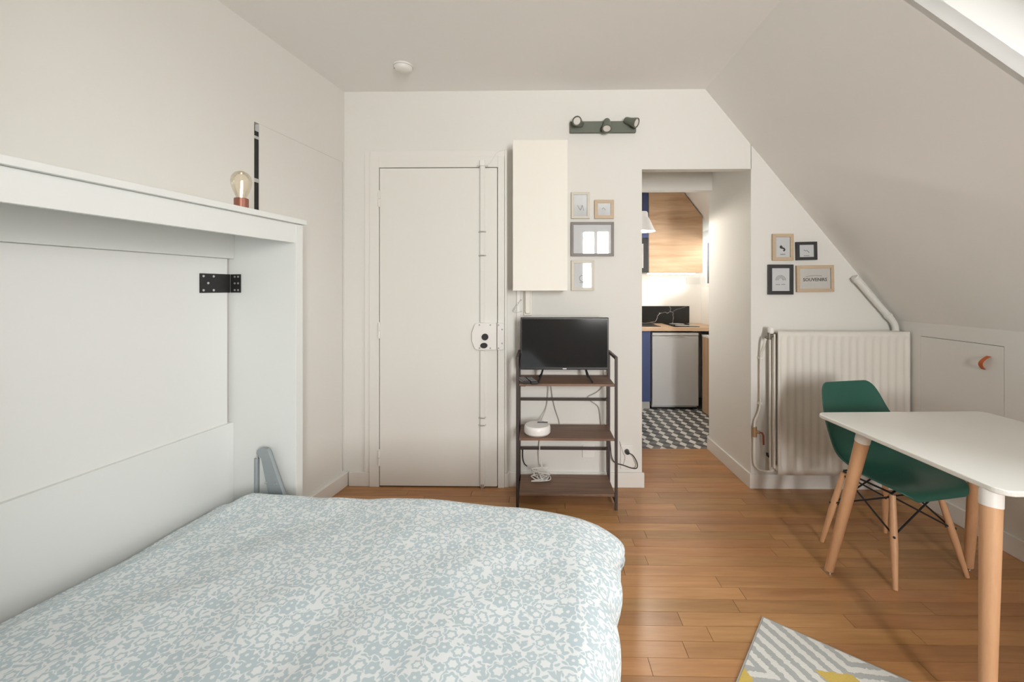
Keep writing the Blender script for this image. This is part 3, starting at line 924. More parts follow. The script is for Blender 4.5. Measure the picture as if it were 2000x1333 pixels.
GL = 'picture frames beside the wall cupboard'
GR = 'picture frames above the radiator'
f1 = frame('picture_frame', 'ivory portrait picture frame, upper left beside the cupboard', 0.228, 0.352, 1.816, 1.994, FRIVORY, 0.017, group=GL)
f2 = frame('picture_frame', 'small square pale wood picture frame beside the cupboard', 0.385, 0.515, 1.815, 1.941, FRWOOD, 0.022, group=GL)
f3 = frame('picture_frame', 'large dark brown landscape picture frame with reflective glass', 0.225, 0.515, 1.562, 1.792, FRDARK, 0.018, group=GL)
f4 = frame('picture_frame', 'ivory portrait picture frame, lowest of its group, above the television', 0.228, 0.383, 1.329, 1.534, FRIVORY, 0.020, group=GL)
g1 = frame('picture_frame', 'pale wood portrait picture frame above the radiator', 1.573, 1.712, 1.531, 1.710, FRWOOD, 0.022, group=GR)
g2 = frame('picture_frame', 'small black nearly square picture frame above the radiator', 1.731, 1.868, 1.534, 1.656, FRBLACK, 0.020, tilt=-0.02, group=GR)
g3 = frame('picture_frame', 'black portrait picture frame with an arch drawing above the radiator', 1.545, 1.711, 1.303, 1.504, FRBLACK, 0.024, tilt=-0.0, group=GR)
g4 = frame('picture_frame', 'wooden landscape picture frame lettered SOUVENIRS', 1.733, 1.979, 1.321, 1.499, FRWOOD, 0.021, PAPERC, tilt=-0.015, group=GR)
lettering('lettering', 'SOUVENIRS', 0.03, INK, g4, (0.0, -0.0130, -0.008), width=0.158)
MB().tube(bez([(-0.062, -0.0130, 0.013), (-0.03, -0.0130, 0.018), (0.0, -0.0130, 0.02), (0.03, -0.0130, 0.019), (0.045, -0.0130, 0.017)]), 0.0022, 6).build('script_line', INKG, g4)
MB().tube(bez([(-0.01, -0.0130, 0.01), (-0.016, -0.0130, 0.0), (-0.006, -0.0130, -0.006), (0.006, -0.0130, -0.008), (0.012, -0.0130, -0.018), (0.004, -0.0130, -0.026)]), 0.005, 6).cyl((-0.011, -0.0130, 0.0), (-0.011, -0.0140, 0.0), 0.010, n=10).build('drawing', INK, g1)
MB().box(-0.016, 0.016, -0.0135, -0.0125, -0.052, -0.044).build('caption', INKG, g1)
MB().tube(bez([(-0.018, -0.0130, 0.008), (-0.006, -0.0130, 0.0), (0.004, -0.0130, 0.002), (0.018, -0.0130, -0.012)]), 0.0025, 6).build('drawing', INKG, g2)
MB().box(-0.018, 0.018, -0.0135, -0.0125, -0.034, -0.029).build('caption', INKG, g2)
for rr in (0.032, 0.024, 0.016):
    MB().tube([(rr * math.cos(PI * i / 16), -0.0130, -0.005 + rr * math.sin(PI * i / 16)) for i in range(17)], 0.0022, 6).build('arch_stroke', INKG, g3)
MB().box(-0.032, -0.004, -0.0135, -0.0125, -0.036, -0.031).box(0.006, 0.030, -0.0135, -0.0125, -0.035, -0.030).build('caption', INKG, g3)
MB().tube(bez([(-0.02, -0.0130, 0.0), (0.0, -0.0130, -0.03), (0.012, -0.0130, 0.0), (0.022, -0.0130, -0.035)]), 0.002, 6).build('drawing', INKG, f1)
MB().tube([(0.022 * math.cos(2 * PI * i / 20), -0.0130, -0.02 + 0.022 * math.sin(2 * PI * i / 20)) for i in range(21)], 0.0022, 6).box(-0.022, 0.022, -0.0135, -0.0125, -0.05, -0.046).build('drawing', INKG, f4)
MB().tube(bez([(-0.015, -0.0130, 0.0), (-0.005, -0.0130, 0.01), (0.008, -0.0130, -0.004)]), 0.002, 6).build('drawing', INKG, f2)
MB().tube(bez([(-0.06, -0.0130, 0.05), (-0.045, -0.0130, 0.0), (-0.03, -0.0130, 0.03), (-0.04, -0.0130, -0.04)]), 0.003, 6).build('drawing', INKG, f3)

# ------------------------------------------------------------------ shelf rack (local origin: floor, middle of its front)
sr = thing('shelf_rack', 'brown metal shelf rack with three dark wood shelves against the back wall', 'shelf', (0.1775, 2.64, 0))
p = 0.0085
for sx in (-0.2995, 0.2995):
    for yy, nm in ((p, 'front_post'), (0.285, 'rear_post')):
        MB().box(sx - p, sx + p, yy - p, yy + p, 0, 0.93).build(nm, BROWNMET, sr, bevel=0.0015)
    for zz in (0.9215, 0.045):
        MB().box(sx - p, sx + p, 2 * p + 0.0005, 0.2762, zz - p, zz + p).build('side_bar', BROWNMET, sr, bevel=0.0015)
for zz in (0.600, 0.270):
    MB().box(-0.2905, 0.2905, 0.278, 0.292, zz - 0.009, zz + 0.009).build('rear_bar', BROWNMET, sr, bevel=0.0015)
for zz in (0.765, 0.434, 0.097):
    MB().box(-0.289, 0.289, 0.002, 0.275, zz - 0.014, zz).build('shelf_board', RUST, sr, bevel=0.0015)
    for sx in (-1, 1):
        MB().box(sx * 0.27 - 0.02, sx * 0.27 + 0.02, 0.02, 0.26, zz - 0.020, zz - 0.0145).build('shelf_bracket', BROWNMET, sr)

# television
tv = thing('television', 'small black flat television standing on the shelf rack', 'television', (0.170, 2.75, 0.766))
MB().box(-0.277, 0.277, -0.012, 0.022, 0.066, 0.395).build('housing', BLACK, tv, bevel=0.004)
MB().box(-0.268, 0.268, -0.0135, -0.0122, 0.083, 0.386).build('screen', SCREEN, tv)
MB().box(-0.14, 0.14, 0.022, 0.05, 0.10, 0.30).build('back_housing', BLACK, tv, bevel=0.01)
for sx in (-1, 1):
    ft = MB().tube([(sx * 0.135, 0.01, 0.068), (sx * 0.148, -0.03, 0.03), (sx * 0.165, -0.085, 0.005)], 0.006, 8)
    ft.tube([(sx * 0.135, 0.01, 0.068), (sx * 0.145, 0.04, 0.03), (sx * 0.158, 0.085, 0.005)], 0.006, 8)
    ft.build('foot', BLACK, tv, smooth=True)
MB().box(-0.012, 0.012, -0.0130, -0.0121, 0.071, 0.076).build('logo_bar', STEEL, tv)

# remotes
for i, (rx, ry, rz, lb) in enumerate(((-0.086, 2.70, 0.30, 'black remote control on the rack, nearer the rack edge'), (-0.036, 2.685, 0.30, 'black remote control on the rack, nearer the television foot'))):
    rm = thing('remote_control', lb, 'remote', (rx, ry, 0.766), rz, 'remotes on the rack')
    MB().box(-0.022, 0.022, -0.075, 0.075, 0, 0.017).build('body', BLACK, rm, bevel=0.004)
    for bx in range(3):
        for by in range(6):
            MB().cyl((-0.012 + bx * 0.012, -0.05 + by * 0.02, 0.0165), (-0.012 + bx * 0.012, -0.05 + by * 0.02, 0.0185), 0.0035, n=8).build('button', INKG, rm)

# router
rt = thing('router', 'round white internet router on the middle shelf', 'router', (-0.001, 2.735, 0.4345))
MB().lathe([(0.0, 0.004), (0.076, 0.004), (0.082, 0.010), (0.083, 0.030), (0.081, 0.048), (0.074, 0.0555), (0.0, 0.057)], n=48).build('body', WPLAST, rt, smooth=True)
MB().lathe([(0.070, 0.0), (0.074, 0.0), (0.074, 0.0045), (0.070, 0.0045)], n=48).build('base_ring', INKG, rt)
MB().box(0.0, 0.066, 0.030, 0.040, 0.0568, 0.0595).build('vent_slot', INK, rt)

# cords
def cord(name, label, pts, m, r=0.003, group=None, n=8):
    o = MB().tube(bez(pts, n), r, 7).build(name, m, smooth=True)
    return tag(o, label, 'cable', group)


cord('cable', 'thin grey cable dropping behind the rack to the router', [(0.075, 2.925, 0.745), (0.07, 2.93, 0.62), (0.055, 2.93, 0.53), (0.025, 2.87, 0.48), (0.015, 2.825, 0.462)], CORDG, 0.0025)
cord('cable', 'pale cable hanging in an arc behind the rack', [(0.085, 2.925, 0.745), (0.10, 2.935, 0.62), (0.12, 2.935, 0.53), (0.148, 2.935, 0.44), (0.15, 2.935, 0.36)], CORDG, 0.0025)
cord('cable', 'dark power cable looped over the upper rear bar of the rack', [(0.452, 2.912, 0.79), (0.45, 2.9375, 0.70), (0.40, 2.9375, 0.645), (0.34, 2.9375, 0.612), (0.36, 2.9375, 0.585), (0.41, 2.9375, 0.545), (0.425, 2.9375, 0.46), (0.43, 2.9375, 0.38)], CORDG, 0.003)
wc = []
rg = random.Random(5)
for i in range(26):
    wc.append((0.015 + rg.uniform(-0.055, 0.065), 2.83 + rg.uniform(-0.05, 0.05), 0.1065 + 0.07 * max(0, 1 - i / 22) * rg.random() + 0.004))
cord('cable_bundle', 'tangled bundle of white cable on the bottom shelf', [(0.035, 2.92, 0.42), (0.02, 2.925, 0.35), (0.015, 2.90, 0.25)] + wc, CORDW, 0.0035, n=7)
cord('adapter_cable', 'black adapter cable hanging from the left rear post', [(-0.10, 2.945, 0.26), (-0.10, 2.945, 0.20), (-0.09, 2.945, 0.16), (-0.07, 2.942, 0.14)], BLACK, 0.004)


# wall sockets (local origin: centre on the wall)
def socket(name, label, x, z, n=1, y=YB, gang='z', m=WPLAST, group='wall sockets'):
    o = thing(name, label, 'socket', (x, y, z), 0, group)
    h = 0.041
    if gang == 'z':
        MB().prism(rrect(-h, h, -h * (2 * n - 1), h, 0.006), 'y', -0.010, -0.0005).build('plate', m, o, bevel=0.002)
    else:
        MB().prism(rrect(-h * n, h * n, -h, h, 0.006), 'y', -0.010, -0.0005).build('plate', m, o, bevel=0.002)
    for i in range(n):
        cx, cz = (0, -2 * h * i) if gang == 'z' else (-h * (n - 1) + 2 * h * i, 0)
        MB().lathe([(0.0205, 0.0), (0.0225, 0.0), (0.0225, 0.003), (0.0205, 0.003)], (cx, -0.0095, cz), (0, -1, 0), 24).build('well_rim', m, o, smooth=True)
        for dx in (-0.0095, 0.0095):
            MB().cyl((cx + dx, -0.0095, cz), (cx + dx, -0.0115, cz), 0.003, n=8).build('contact_hole', INK, o)
    return o


socket('wall_socket', 'double white wall socket with a black plug right of the rack', 0.602, 0.245, 2)
socket('wall_socket', 'single white wall socket seen between the rack shelves', 0.345, 0.240, 1)
pg = thing('power_plug', 'black power plug in the socket right of the rack', 'plug', (0.602, YB - 0.013, 0.245))
MB().cyl((0, 0, 0), (0, -0.03, 0), 0.017, 0.013, n=16).build('body', BLACK, pg, smooth=True, bevel=0.002)
MB().tube(bez([(0.0, -0.03, 0.0), (0.03, -0.038, -0.01), (0.06, -0.03, -0.06), (0.062, -0.025, -0.10), (0.03, -0.02, -0.105), (-0.03, -0.02, -0.085), (-0.08, -0.02, -0.07), (-0.105, -0.02, -0.03), (-0.115, -0.02, 0.05), (-0.118, -0.02, 0.09)]), 0.0035, 8).build('cord', BLACK, pg, smooth=True)
cord('cable', 'short pale cable curling beside the double socket', [(0.555, 2.948, 0.31), (0.575, 2.945, 0.24), (0.59, 2.945, 0.20), (0.575, 2.945, 0.15)], CORDG, 0.002)

# ------------------------------------------------------------------ radiator with valves and pipes (local origin: floor below its left end, wall face)
ra = thing('radiator', 'white ribbed panel radiator on the back wall behind the chair', 'radiator', (1.55, YB, 0))
RWD = 0.836
prof = []
nrib = 17
top_z, bot_z = 1.067, 0.142


def radpanel(name, y0, x0, x1):
    """pressed panel with vertical flutes"""
    mb = MB(); n = nrib * 6
    cols = []
    for i in range(n + 1):
        t = i / n
        x = x0 + (x1 - x0) * t
        ph = (t * nrib) % 1.0
        rib = 0.5 - 0.5 * math.cos(2 * PI * ph)
        cols.append((x, rib if 0.02 < t < 0.98 else 0))
    zs = [bot_z, bot_z + 0.035, bot_z + 0.06, top_z - 0.06, top_z - 0.035, top_z]
    vs = []
    for x, rb in cols:
        for k_, zz in enumerate(zs):
            d = 0.011 * rb if k_ in (2, 3) else 0.0
            vs.append((x, y0 + d, zz))
    m_ = len(zs)
    fs = [(i * m_ + k_, (i + 1) * m_ + k_, (i + 1) * m_ + k_ + 1, i * m_ + k_ + 1) for i in range(n) for k_ in range(m_ - 1)]
    mb.add(vs, fs)
    o = mb.build(name, RADW, ra, smooth=True)
    s_ = o.modifiers.new('solid', 'SOLIDIFY'); s_.thickness = 0.012; s_.offset = -1
    return o


radpanel('front_panel', -0.130, 0.0, RWD)
radpanel('rear_panel', -0.060, -0.02, RWD - 0.01)
MB().box(0.004, RWD - 0.004, -0.112, -0.066, top_z - 0.012, top_z - 0.004).build('top_grille', RADW, ra)
MB().box(-0.012, -0.001, -0.100, -0.074, 0.17, top_z - 0.02).build('side_column', RADW, ra, bevel=0.004)
MB().box(RWD - 0.004, RWD, -0.117, -0.060, 0.16, top_z - 0.01).build('side_cover', RADW, ra)
MB().box(0.0, 0.012, -0.115, -0.070, bot_z + 0.02, bot_z + 0.05).build('bottom_link', RADW, ra)
for bx in (0.15, 0.68):
    MB().box(bx, bx + 0.03, -0.047, -0.001, 0.25, 0.95).build('wall_bracket', RADW, ra)
va = MB().cyl((-0.035, -0.085, 1.035), (0.005, -0.085, 1.035), 0.011, n=12).cyl((-0.035, -0.085, 1.01), (-0.035, -0.085, 1.055), 0.012, n=12).cyl((-0.06, -0.085, 1.02), (-0.035, -0.085, 1.03), 0.009, n=10).build('valve_body', VALVE, ra, smooth=True)
MB().lathe([(0.016, 0), (0.019, 0.008), (0.019, 0.03), (0.014, 0.04), (0.0, 0.041)], (-0.025, -0.085, 1.05), n=18).build('valve_knob', WPLAST, va, smooth=True)
MB().tube(bez([(-0.058, -0.085, 1.018), (-0.062, -0.07, 0.97), (-0.064, -0.035, 0.88), (-0.064, -0.03, 0.60), (-0.066, -0.03, 0.56), (-0.078, -0.03, 0.51), (-0.100, -0.03, 0.46), (-0.104, -0.03, 0.41)], 6), 0.0075, 10).build('supply_pipe', RADW, ra, smooth=True)
MB().tube(bez([(-0.104, -0.03, 0.37), (-0.104, -0.03, 0.22), (-0.098, -0.03, 0.165), (-0.07, -0.03, 0.135), (-0.03, -0.045, 0.128), (0.01, -0.07, 0.150)], 6), 0.009, 10).build('return_pipe', RADW, ra, smooth=True)
for zz in (0.88, 0.575):
    MB().box(-0.074, -0.054, -0.045, -0.001, zz - 0.008, zz + 0.008).build('pipe_clip', RADW, ra, bevel=0.002)
sv = MB().cyl((-0.104, -0.03, 0.355), (-0.104, -0.03, 0.42), 0.015, n=14).cyl((-0.104, -0.03, 0.39), (-0.08, -0.05, 0.39), 0.011, n=10).build('stop_valve', BRASS, ra, smooth=True)
MB().tube([(-0.082, -0.05, 0.39), (-0.066, -0.055, 0.388), (-0.058, -0.055, 0.37), (-0.056, -0.055, 0.31)], 0.006, 8).build('lever', REDLEV, sv, smooth=True)
MB().tube([(-0.012, -0.045, 0.225), (-0.03, -0.05, 0.24), (-0.03, -0.05, 0.255)], 0.008, 8).build('drain_cock', BLKMET, ra, smooth=True)

# boxed flue pipe along the roof slope
fp = thing('wall_pipe', 'white painted pipe slanting along the roof slope above the radiator', 'pipe', (2.10, YB, 1.42))
MB().tube([(0, -0.034, 0.0), (0.245, -0.034, -0.285)], 0.021, 14).build('pipe', WALL, fp, smooth=True)
MB().tube(bez([(0.235, -0.034, -0.273), (0.258, -0.034, -0.305), (0.268, -0.036, -0.345), (0.268, -0.038, -0.42)]), 0.020, 14).build('elbow', WALL, fp, smooth=True)
for t in (0.06, 0.90):
    cpos = Vector((0.245 * t, -0.034, -0.285 * t)); dd = Vector((0.245, 0, -0.285)).normalized()
    MB().cyl(cpos - dd * 0.009, cpos + dd * 0.009, 0.025, n=16).build('collar', WALL, fp, smooth=True)

# ------------------------------------------------------------------ table
A_, B_, C_ = Vector((1.36, 2.15)), Vector((1.388, 1.325)), Vector((2.2, 2.185))
ang = math.atan2(C_.y - A_.y, C_.x - A_.x)
tb = thing('table', 'square white table on four beech legs at the right', 'table', (1.794, 1.755, 0), ang)
Rinv = Matrix.Rotation(-ang, 2)
loc2 = lambda x, yy: Rinv @ Vector((x - 1.794, yy - 1.755))
pts = rrect(-0.42, 0.42, -0.415, 0.415, 0.045, 8)
MB().prism(pts, 'z', 0.722, 0.740).build('table_top', TABW, tb, bevel=0.004, seg=3)
for top, foot in (((1.433, 1.93), (1.385, 2.095)), ((1.418, 1.385), (1.340, 1.322)), ((1.965, 1.975), (2.075, 2.133)), ((2.14, 1.44), (2.215, 1.37))):
    t2, f2_ = loc2(*top), loc2(*foot)
    pt = Vector((t2.x, t2.y, 0.721)); pf = Vector((f2_.x, f2_.y, 0.0))
    dd = (pf - pt)
    lg = MB().cyl(pt + dd * 0.07, pf - dd * 0.012, 0.0275, 0.0185, 24).build('leg', BEECH, tb, smooth=True)
    MB().cyl(pt, pt + dd * 0.07, 0.029, 0.029, 24).build('collar', WPLAST, lg, smooth=True)
    MB().cyl(pf - dd * 0.012, pf, 0.0195, 0.021, 24).build('foot_cap', CHROME, lg, smooth=True)

# ------------------------------------------------------------------ shell chair (local y = facing direction)
chr_ = thing('chair', 'dark green moulded shell chair on wooden legs tucked under the table', 'chair', (1.755, 2.20, 0), PI + math.radians(13))
prof = [(-0.250, 0.832, 0.135, 0.010), (-0.247, 0.815, 0.166, 0.018), (-0.240, 0.775, 0.186, 0.030), (-0.226, 0.70, 0.205, 0.042), (-0.210, 0.63, 0.223, 0.060),
        (-0.193, 0.56, 0.238, 0.085), (-0.170, 0.492, 0.246, 0.100), (-0.126, 0.444, 0.246, 0.098), (-0.066, 0.426, 0.243, 0.076), (0.0, 0.420, 0.235, 0.055),
        (0.07, 0.422, 0.234, 0.040), (0.130, 0.430, 0.228, 0.026), (0.175, 0.434, 0.214, 0.014), (0.206, 0.431, 0.194, 0.006), (0.226, 0.420, 0.168, 0.0), (0.234, 0.402, 0.140, 0.0)]
NW = 18
vs = []
for i, (py, pz, hw, lift) in enumerate(prof):
    a = prof[max(i - 1, 0)]; c_ = prof[min(i + 1, len(prof) - 1)]
    tx, tz = c_[0] - a[0], c_[1] - a[1]
    ln = math.hypot(tx, tz); nx, nz = -tz / ln, tx / ln      # towards the sitter
    for j in range(NW + 1):
        u = -1 + 2 * j / NW
        k_ = abs(u) ** 2.4 * lift
        vs.append((u * hw, py + nx * k_, pz + nz * k_))
fs = [(i * (NW + 1) + j, i * (NW + 1) + j + 1, (i + 1) * (NW + 1) + j + 1, (i + 1) * (NW + 1) + j) for i in range(len(prof) - 1) for j in range(NW)]
sh = MB().add(vs, fs).build('seat_shell', GREEN, chr_, smooth=True)
s_ = sh.modifiers.new('solid', 'SOLIDIFY'); s_.thickness = 0.009; s_.offset = 0
s_ = sh.modifiers.new('sub', 'SUBSURF'); s_.levels = 1; s_.render_levels = 2
for e_ in sh.data.polygons:
    e_.use_smooth = True
feet = {}
for sx in (-1, 1):
    for sy in (-1, 1):
        p0 = Vector((sx * 0.135, sy * 0.125 - 0.005, 0.385)); p1 = Vector((sx * 0.208, sy * 0.19, 0.0))
        d = p1 - p0
        feet[(sx, sy)] = (p0, p1)
        lg = MB().cyl(p0, p0 + d * 0.55, 0.0125, 0.0155, 16).cyl(p0 + d * 0.55, p1, 0.0155, 0.0095, 16).build('leg', BEECH, chr_, smooth=True)
        q = p0 + d * 0.44
        MB().cyl(q - Vector((sx, sy, 0)).normalized() * 0.02, q + Vector((sx, sy, 0)).normalized() * 0.02, 0.005, n=10).build('bolt', BLKMET, lg)
for k1, k2 in (((-1, -1), (1, -1)), ((1, -1), (1, 1)), ((1, 1), (-1, 1)), ((-1, 1), (-1, -1))):
    for a_, b_ in ((k1, k2), (k2, k1)):
        lo = feet[a_][0].lerp(feet[a_][1], 0.44); hi = feet[b_][0].lerp(feet[b_][1], 0.02)
        MB().tube([lo, hi], 0.0042, 8).build('brace_rod', BLKMET, chr_, smooth=True)
for sx in (-1, 1):
    MB().tube([feet[(sx, -1)][0] + Vector((0, 0, 0.006)), feet[(sx, 1)][0] + Vector((0, 0, 0.006))], 0.005, 8).build('mount_rod', BLKMET, chr_, smooth=True)
for sy in (-1, 1):
    MB().tube([feet[(-1, sy)][0] + Vector((0, 0, 0.010)), Vector((-0.06, sy * 0.1, 0.408)), Vector((0.06, sy * 0.1, 0.408)), feet[(1, sy)][0] + Vector((0, 0, 0.010))], 0.005, 8).build('mount_rod', BLKMET, chr_, smooth=True)


# ------------------------------------------------------------------ rug
def rug_mat():
    m = bpy.data.materials.new('woven_rug'); m.use_nodes = True
    nt = m.node_tree; N = nt.nodes.new; L = nt.links.new
    b = nt.nodes['Principled BSDF']; b.inputs['Roughness'].default_value = 0.95; b.inputs['Specular IOR Level'].default_value = 0.05
    tc = N('ShaderNodeTexCoord')
    nz = N('ShaderNodeTexNoise'); nz.inputs['Scale'].default_value = 70; L(tc.outputs['Object'], nz.inputs['Vector'])
    vs_ = N('ShaderNodeVectorMath'); vs_.operation = 'SCALE'; vs_.inputs['Scale'].default_value = 0.02; L(nz.outputs['Color'], vs_.inputs[0])
    ad = N('ShaderNodeVectorMath'); ad.operation = 'ADD'; L(tc.outputs['Object'], ad.inputs[0]); L(vs_.outputs[0], ad.inputs[1])
    sx = N('ShaderNodeSeparateXYZ'); L(ad.outputs[0], sx.inputs[0])

    def M(op, a, c=None, d=None):
        n = N('ShaderNodeMath'); n.operation = op
        for i, q in enumerate((a, c, d)):
            if q is None:
                continue
            if isinstance(q, (int, float)):
                n.inputs[i].default_value = q
            else:
                L(q, n.inputs[i])
        return n.outputs[0]
    # diamonds: |x| + |y| rings around lattice points, every other ring white, some centres yellow
    px = M('MULTIPLY', M('PINGPONG', sx.outputs[0], 0.30), 0.62)
    py = M('PINGPONG', M('ADD', sx.outputs[1], 0.27), 0.27)
    d = M('ADD', px, py)
    da = M('ADD', M('PINGPONG', sx.outputs[0], 0.28), M('PINGPONG', M('ADD', sx.outputs[1], 0.34), 0.21))
    db = M('ADD', M('MULTIPLY', M('PINGPONG', M('ADD', sx.outputs[0], 0.25), 0.28), 0.6), M('PINGPONG', M('ADD', sx.outputs[1], 0.15), 0.21))
    st = M('GREATER_THAN', M('SINE', M('MULTIPLY', d, 118.0)), 0.0)
    mx = N('ShaderNodeMix'); mx.data_type = 'RGBA'; mx.inputs[6].default_value = (0.40, 0.415, 0.405, 1); mx.inputs[7].default_value = (0.66, 0.66, 0.62, 1)
    L(st, mx.inputs[0])
    yl = M('MAXIMUM', M('LESS_THAN', da, 0.06), M('LESS_THAN', db, 0.06))
    mx2 = N('ShaderNodeMix'); mx2.data_type = 'RGBA'; mx2.inputs[7].default_value = (0.58, 0.43, 0.12, 1)
    L(yl, mx2.inputs[0]); L(mx.outputs[2], mx2.inputs[6])
    L(mx2.outputs[2], b.inputs['Base Color'])
    n2 = N('ShaderNodeTexNoise'); n2.inputs['Scale'].default_value = 260; L(tc.outputs['Object'], n2.inputs['Vector'])
    bp = N('ShaderNodeBump'); bp.inputs['Strength'].default_value = 0.45; bp.inputs['Distance'].default_value = 0.006
    L(n2.outputs['Fac'], bp.inputs['Height']); L(bp.outputs[0], b.inputs['Normal'])
    return m


rgm = rug_mat()
rug = thing('rug', 'pale grey rug with white zigzag and yellow pattern on the floor', 'rug', (0.918, 1.793, 0.0), math.radians(-39.0))
MB().box(0.005, 0.595, -1.095, -0.005, 0.0006, 0.008).build('pile', rgm, rug, bevel=0.002)
MB().box(0.0, 0.6, -0.005, 0.0, 0.0006, 0.0065).box(0.0, 0.005, -1.1, -0.005, 0.0006, 0.0065).box(0.595, 0.6, -1.1, -0.005, 0.0006, 0.0065).box(0.005, 0.595, -1.1, -1.095, 0.0006, 0.0065).build('binding', mat('rug_binding', (0.36, 0.36, 0.34), 0.9), rug)

# ------------------------------------------------------------------ kitchen furniture
def kbox(name, x0, x1, y0, y1, z0, z1, m, par=None, bevel=0.0015):
    return MB().box(x0, x1, y0, y1, z0, z1).build(name, m, par, bevel=bevel)


wt = kbox('worktop', 0.30, 2.018, 4.80, 5.41, 0.872, 0.908, OAKK)
tag(wt, 'oak kitchen worktop running above the fridge', 'worktop')
fr = thing('fridge', 'silver grey undercounter fridge in the kitchen', 'fridge', (1.52, 4.82, 0))
kbox('cabinet_body', -0.25, 0.25, 0.045, 0.53, 0.02, 0.852, GREYFR, fr)
kbox('door', -0.253, 0.253, 0.0, 0.042, 0.045, 0.815, GREYFR, fr, 0.005)
kbox('top_strip', -0.253, 0.253, 0.0, 0.042, 0.820, 0.852, mat('fridge_strip', (0.62, 0.62, 0.61), 0.4), fr, 0.004)
kbox('grip', -0.10, 0.10, -0.006, -0.0005, 0.800, 0.812, STEEL, fr)
for sx in (-0.2, 0.2):
    MB().cyl((sx, 0.1, 0), (sx, 0.1, 0.02), 0.02, n=12).build('foot', BLACK, fr)
kbox('kick_gap', -0.25, 0.25, 0.05, 0.06, 0.0, 0.02, DARKGAP, fr)
bc = thing('base_cabinet', 'navy blue kitchen base cabinet left of the fridge', 'cabinet', (1.25, 4.82, 0))
kbox('body', -0.60, 0.0, 0.022, 0.56, 0.085, 0.87, LAMI, bc)
kbox('door', -0.598, -0.004, 0.0, 0.02, 0.09, 0.866, NAVY, bc)
kbox('plinth', -0.60, 0.0, 0.05, 0.07, 0.0, 0.084, mat('plinth_grey', (0.50, 0.49, 0.46), 0.5), bc)
b2 = thing('base_cabinet', 'oak sided low kitchen unit right of the fridge', 'cabinet', (1.80, 4.30, 0))
kbox('side_panel', 0.0, 0.018, 0.0, 0.49, 0.0, 0.815, OAKSIDE, b2)
kbox('body', 0.019, 0.215, 0.0, 0.49, 0.0, 0.815, LAMI, b2)
kbox('top', -0.004, 0.216, -0.004, 0.494, 0.8155, 0.835, LAMI, b2)
sp = kbox('splashback', 0.40, 1.874, 5.405, 5.4195, 0.9085, 1.121, BLACK)


def marble():
    m = bpy.data.materials.new('black_marble'); m.use_nodes = True
    nt = m.node_tree; N = nt.nodes.new; L = nt.links.new
    b = nt.nodes['Principled BSDF']; b.inputs['Roughness'].default_value = 0.12
    tc = N('ShaderNodeTexCoord')
    nz = N('ShaderNodeTexNoise'); nz.inputs['Scale'].default_value = 2.2; nz.inputs['Detail'].default_value = 4; L(tc.outputs['Object'], nz.inputs['Vector'])
    mxv = N('ShaderNodeMix'); mxv.data_type = 'RGBA'; mxv.inputs[0].default_value = 0.3
    L(tc.outputs['Object'], mxv.inputs[6]); L(nz.outputs['Color'], mxv.inputs[7])
    v = N('ShaderNodeTexVoronoi'); v.feature = 'DISTANCE_TO_EDGE'; v.inputs['Scale'].default_value = 4.0
    L(mxv.outputs[2], v.inputs['Vector'])
    r = N('ShaderNodeValToRGB'); r.color_ramp.elements[0].color = (0.6, 0.58, 0.56, 1); r.color_ramp.elements[1].color = (0.014, 0.014, 0.014, 1)
    r.color_ramp.elements[1].position = 0.008
    L(v.outputs['Distance'], r.inputs[0]); L(r.outputs[0], b.inputs['Base Color'])
    return m


sp.data.materials.clear(); sp.data.materials.append(marble())
tag(sp, 'black marble splashback with white veins above the worktop', 'splashback')
hb = thing('hob', 'black glass hob set on the kitchen worktop', 'hob', (1.67, 5.14, 0.9085))
kbox('glass_plate', -0.145, 0.145, -0.24, 0.24, 0.0, 0.006, SCREEN, hb, 0.001)
for yy in (-0.11, 0.11):
    MB().lathe([(0.085, 0.0062), (0.088, 0.0062), (0.088, 0.0066), (0.085, 0.0066)], (0, yy, 0), n=32).build('ring', INKG, hb)
sk = thing('sink', 'dark sink bowl at the left of the kitchen worktop', 'sink', (1.22, 5.14, 0.9085))
kbox('rim', -0.17, 0.17, -0.22, 0.22, 0.0, 0.004, mat('sink_composite', (0.06, 0.055, 0.05), 0.4), sk)
kbox('bowl', -0.14, 0.14, -0.18, 0.18, 0.0042, 0.0052, BLACK, sk)
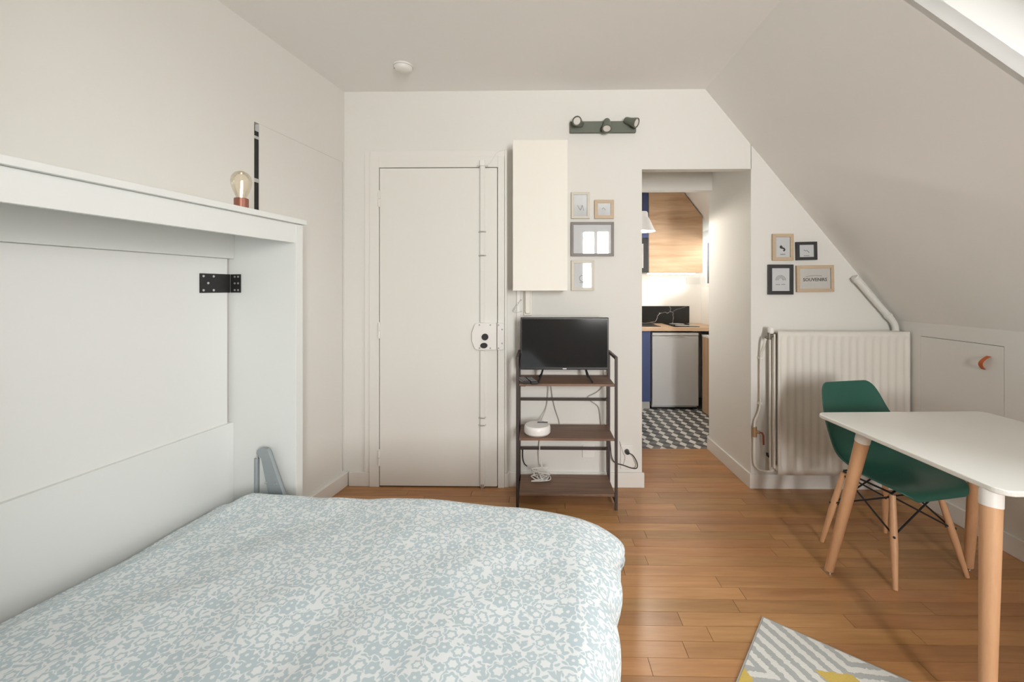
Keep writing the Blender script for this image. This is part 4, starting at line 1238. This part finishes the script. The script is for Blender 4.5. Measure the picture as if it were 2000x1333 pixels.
# oak wall unit cut off by the roof slope
ou = thing('wall_unit', 'oak faced kitchen wall unit with its corner cut by the roof slope', 'cabinet', (1.286, 5.05, 1.52))
poly = [(0.0, 0.0), (0.619, 0.0), (0.619, 0.645), (0.405, 0.925), (0.370, 0.972), (0.0, 0.972)]
MB().prism([(x, z) for x, z in poly], 'y', 0.02, 0.365).build('carcass', LAMI, ou)
MB().prism([(x + (0.002 if x == 0 else -0.002), z + (0.001 if z == 0 else -0.002)) for x, z in poly], 'y', 0.0, 0.0185).build('door', OAKK, ou, bevel=0.001)
ul = MB().box(0.03, 0.58, 0.15, 0.18, -0.012, -0.0005).build('lamp_strip', emit('led_strip', (1.0, 0.90, 0.76), 6.0), ou)
nu = thing('wall_unit', 'navy blue kitchen wall unit above the microwave', 'cabinet', (0.90, 5.05, 1.925))
kbox('carcass', 0.0, 0.38, 0.02, 0.365, 0.0, 0.57, LAMI, nu)
kbox('door', 0.002, 0.378, 0.0, 0.0185, 0.001, 0.57, NAVY, nu)
mw = thing('microwave', 'black microwave with a pale door window beneath the navy unit', 'microwave', (1.09, 5.04, 1.525))
kbox('body', -0.19, 0.19, 0.02, 0.37, 0.0, 0.395, BLACK, mw)
kbox('door', -0.188, 0.188, 0.0, 0.0185, 0.003, 0.392, BLACK, mw)
kbox('door_window', -0.16, 0.13, -0.003, -0.0005, 0.05, 0.33, mat('microwave_window', (0.45, 0.43, 0.41), 0.2), mw)
pn = thing('pendant_lamp', 'white cone pendant lamp hanging in the kitchen', 'lamp', (0.965, 4.02, 1.865))
MB().lathe([(0.114, 0.0), (0.117, 0.0), (0.105, 0.020), (0.060, 0.120), (0.050, 0.135), (0.048, 0.17), (0.040, 0.183), (0.0, 0.185), (0.0, 0.180), (0.044, 0.165), (0.055, 0.120), (0.101, 0.018)], n=36).build('shade', SHADE, pn, smooth=True)
MB().cyl((0, 0, 0.185), (0, 0, 0.635), 0.004, n=8).build('cord', BLACK, pn)
MB().lathe([(0.0, 0.04), (0.02, 0.045), (0.03, 0.07), (0.022, 0.1), (0.012, 0.13), (0.0, 0.131)], n=16).build('bulb', emit('pendant_bulb', (1.0, 0.9, 0.75), 1.5), pn, smooth=True)
pl_d = bpy.data.lights.new('pendant_light', 'POINT'); pl_d.energy = 24.0; pl_d.color = (1.0, 0.92, 0.82); pl_d.shadow_soft_size = 0.03
pl_o = bpy.data.objects.new('pendant_light', pl_d); COL.objects.link(pl_o); pl_o.parent = pn; pl_o.location = (0, 0, 0.005)
socket('wall_socket', 'double white kitchen socket below the oak wall unit', 1.925, 1.435, 2, y=KY, gang='x')
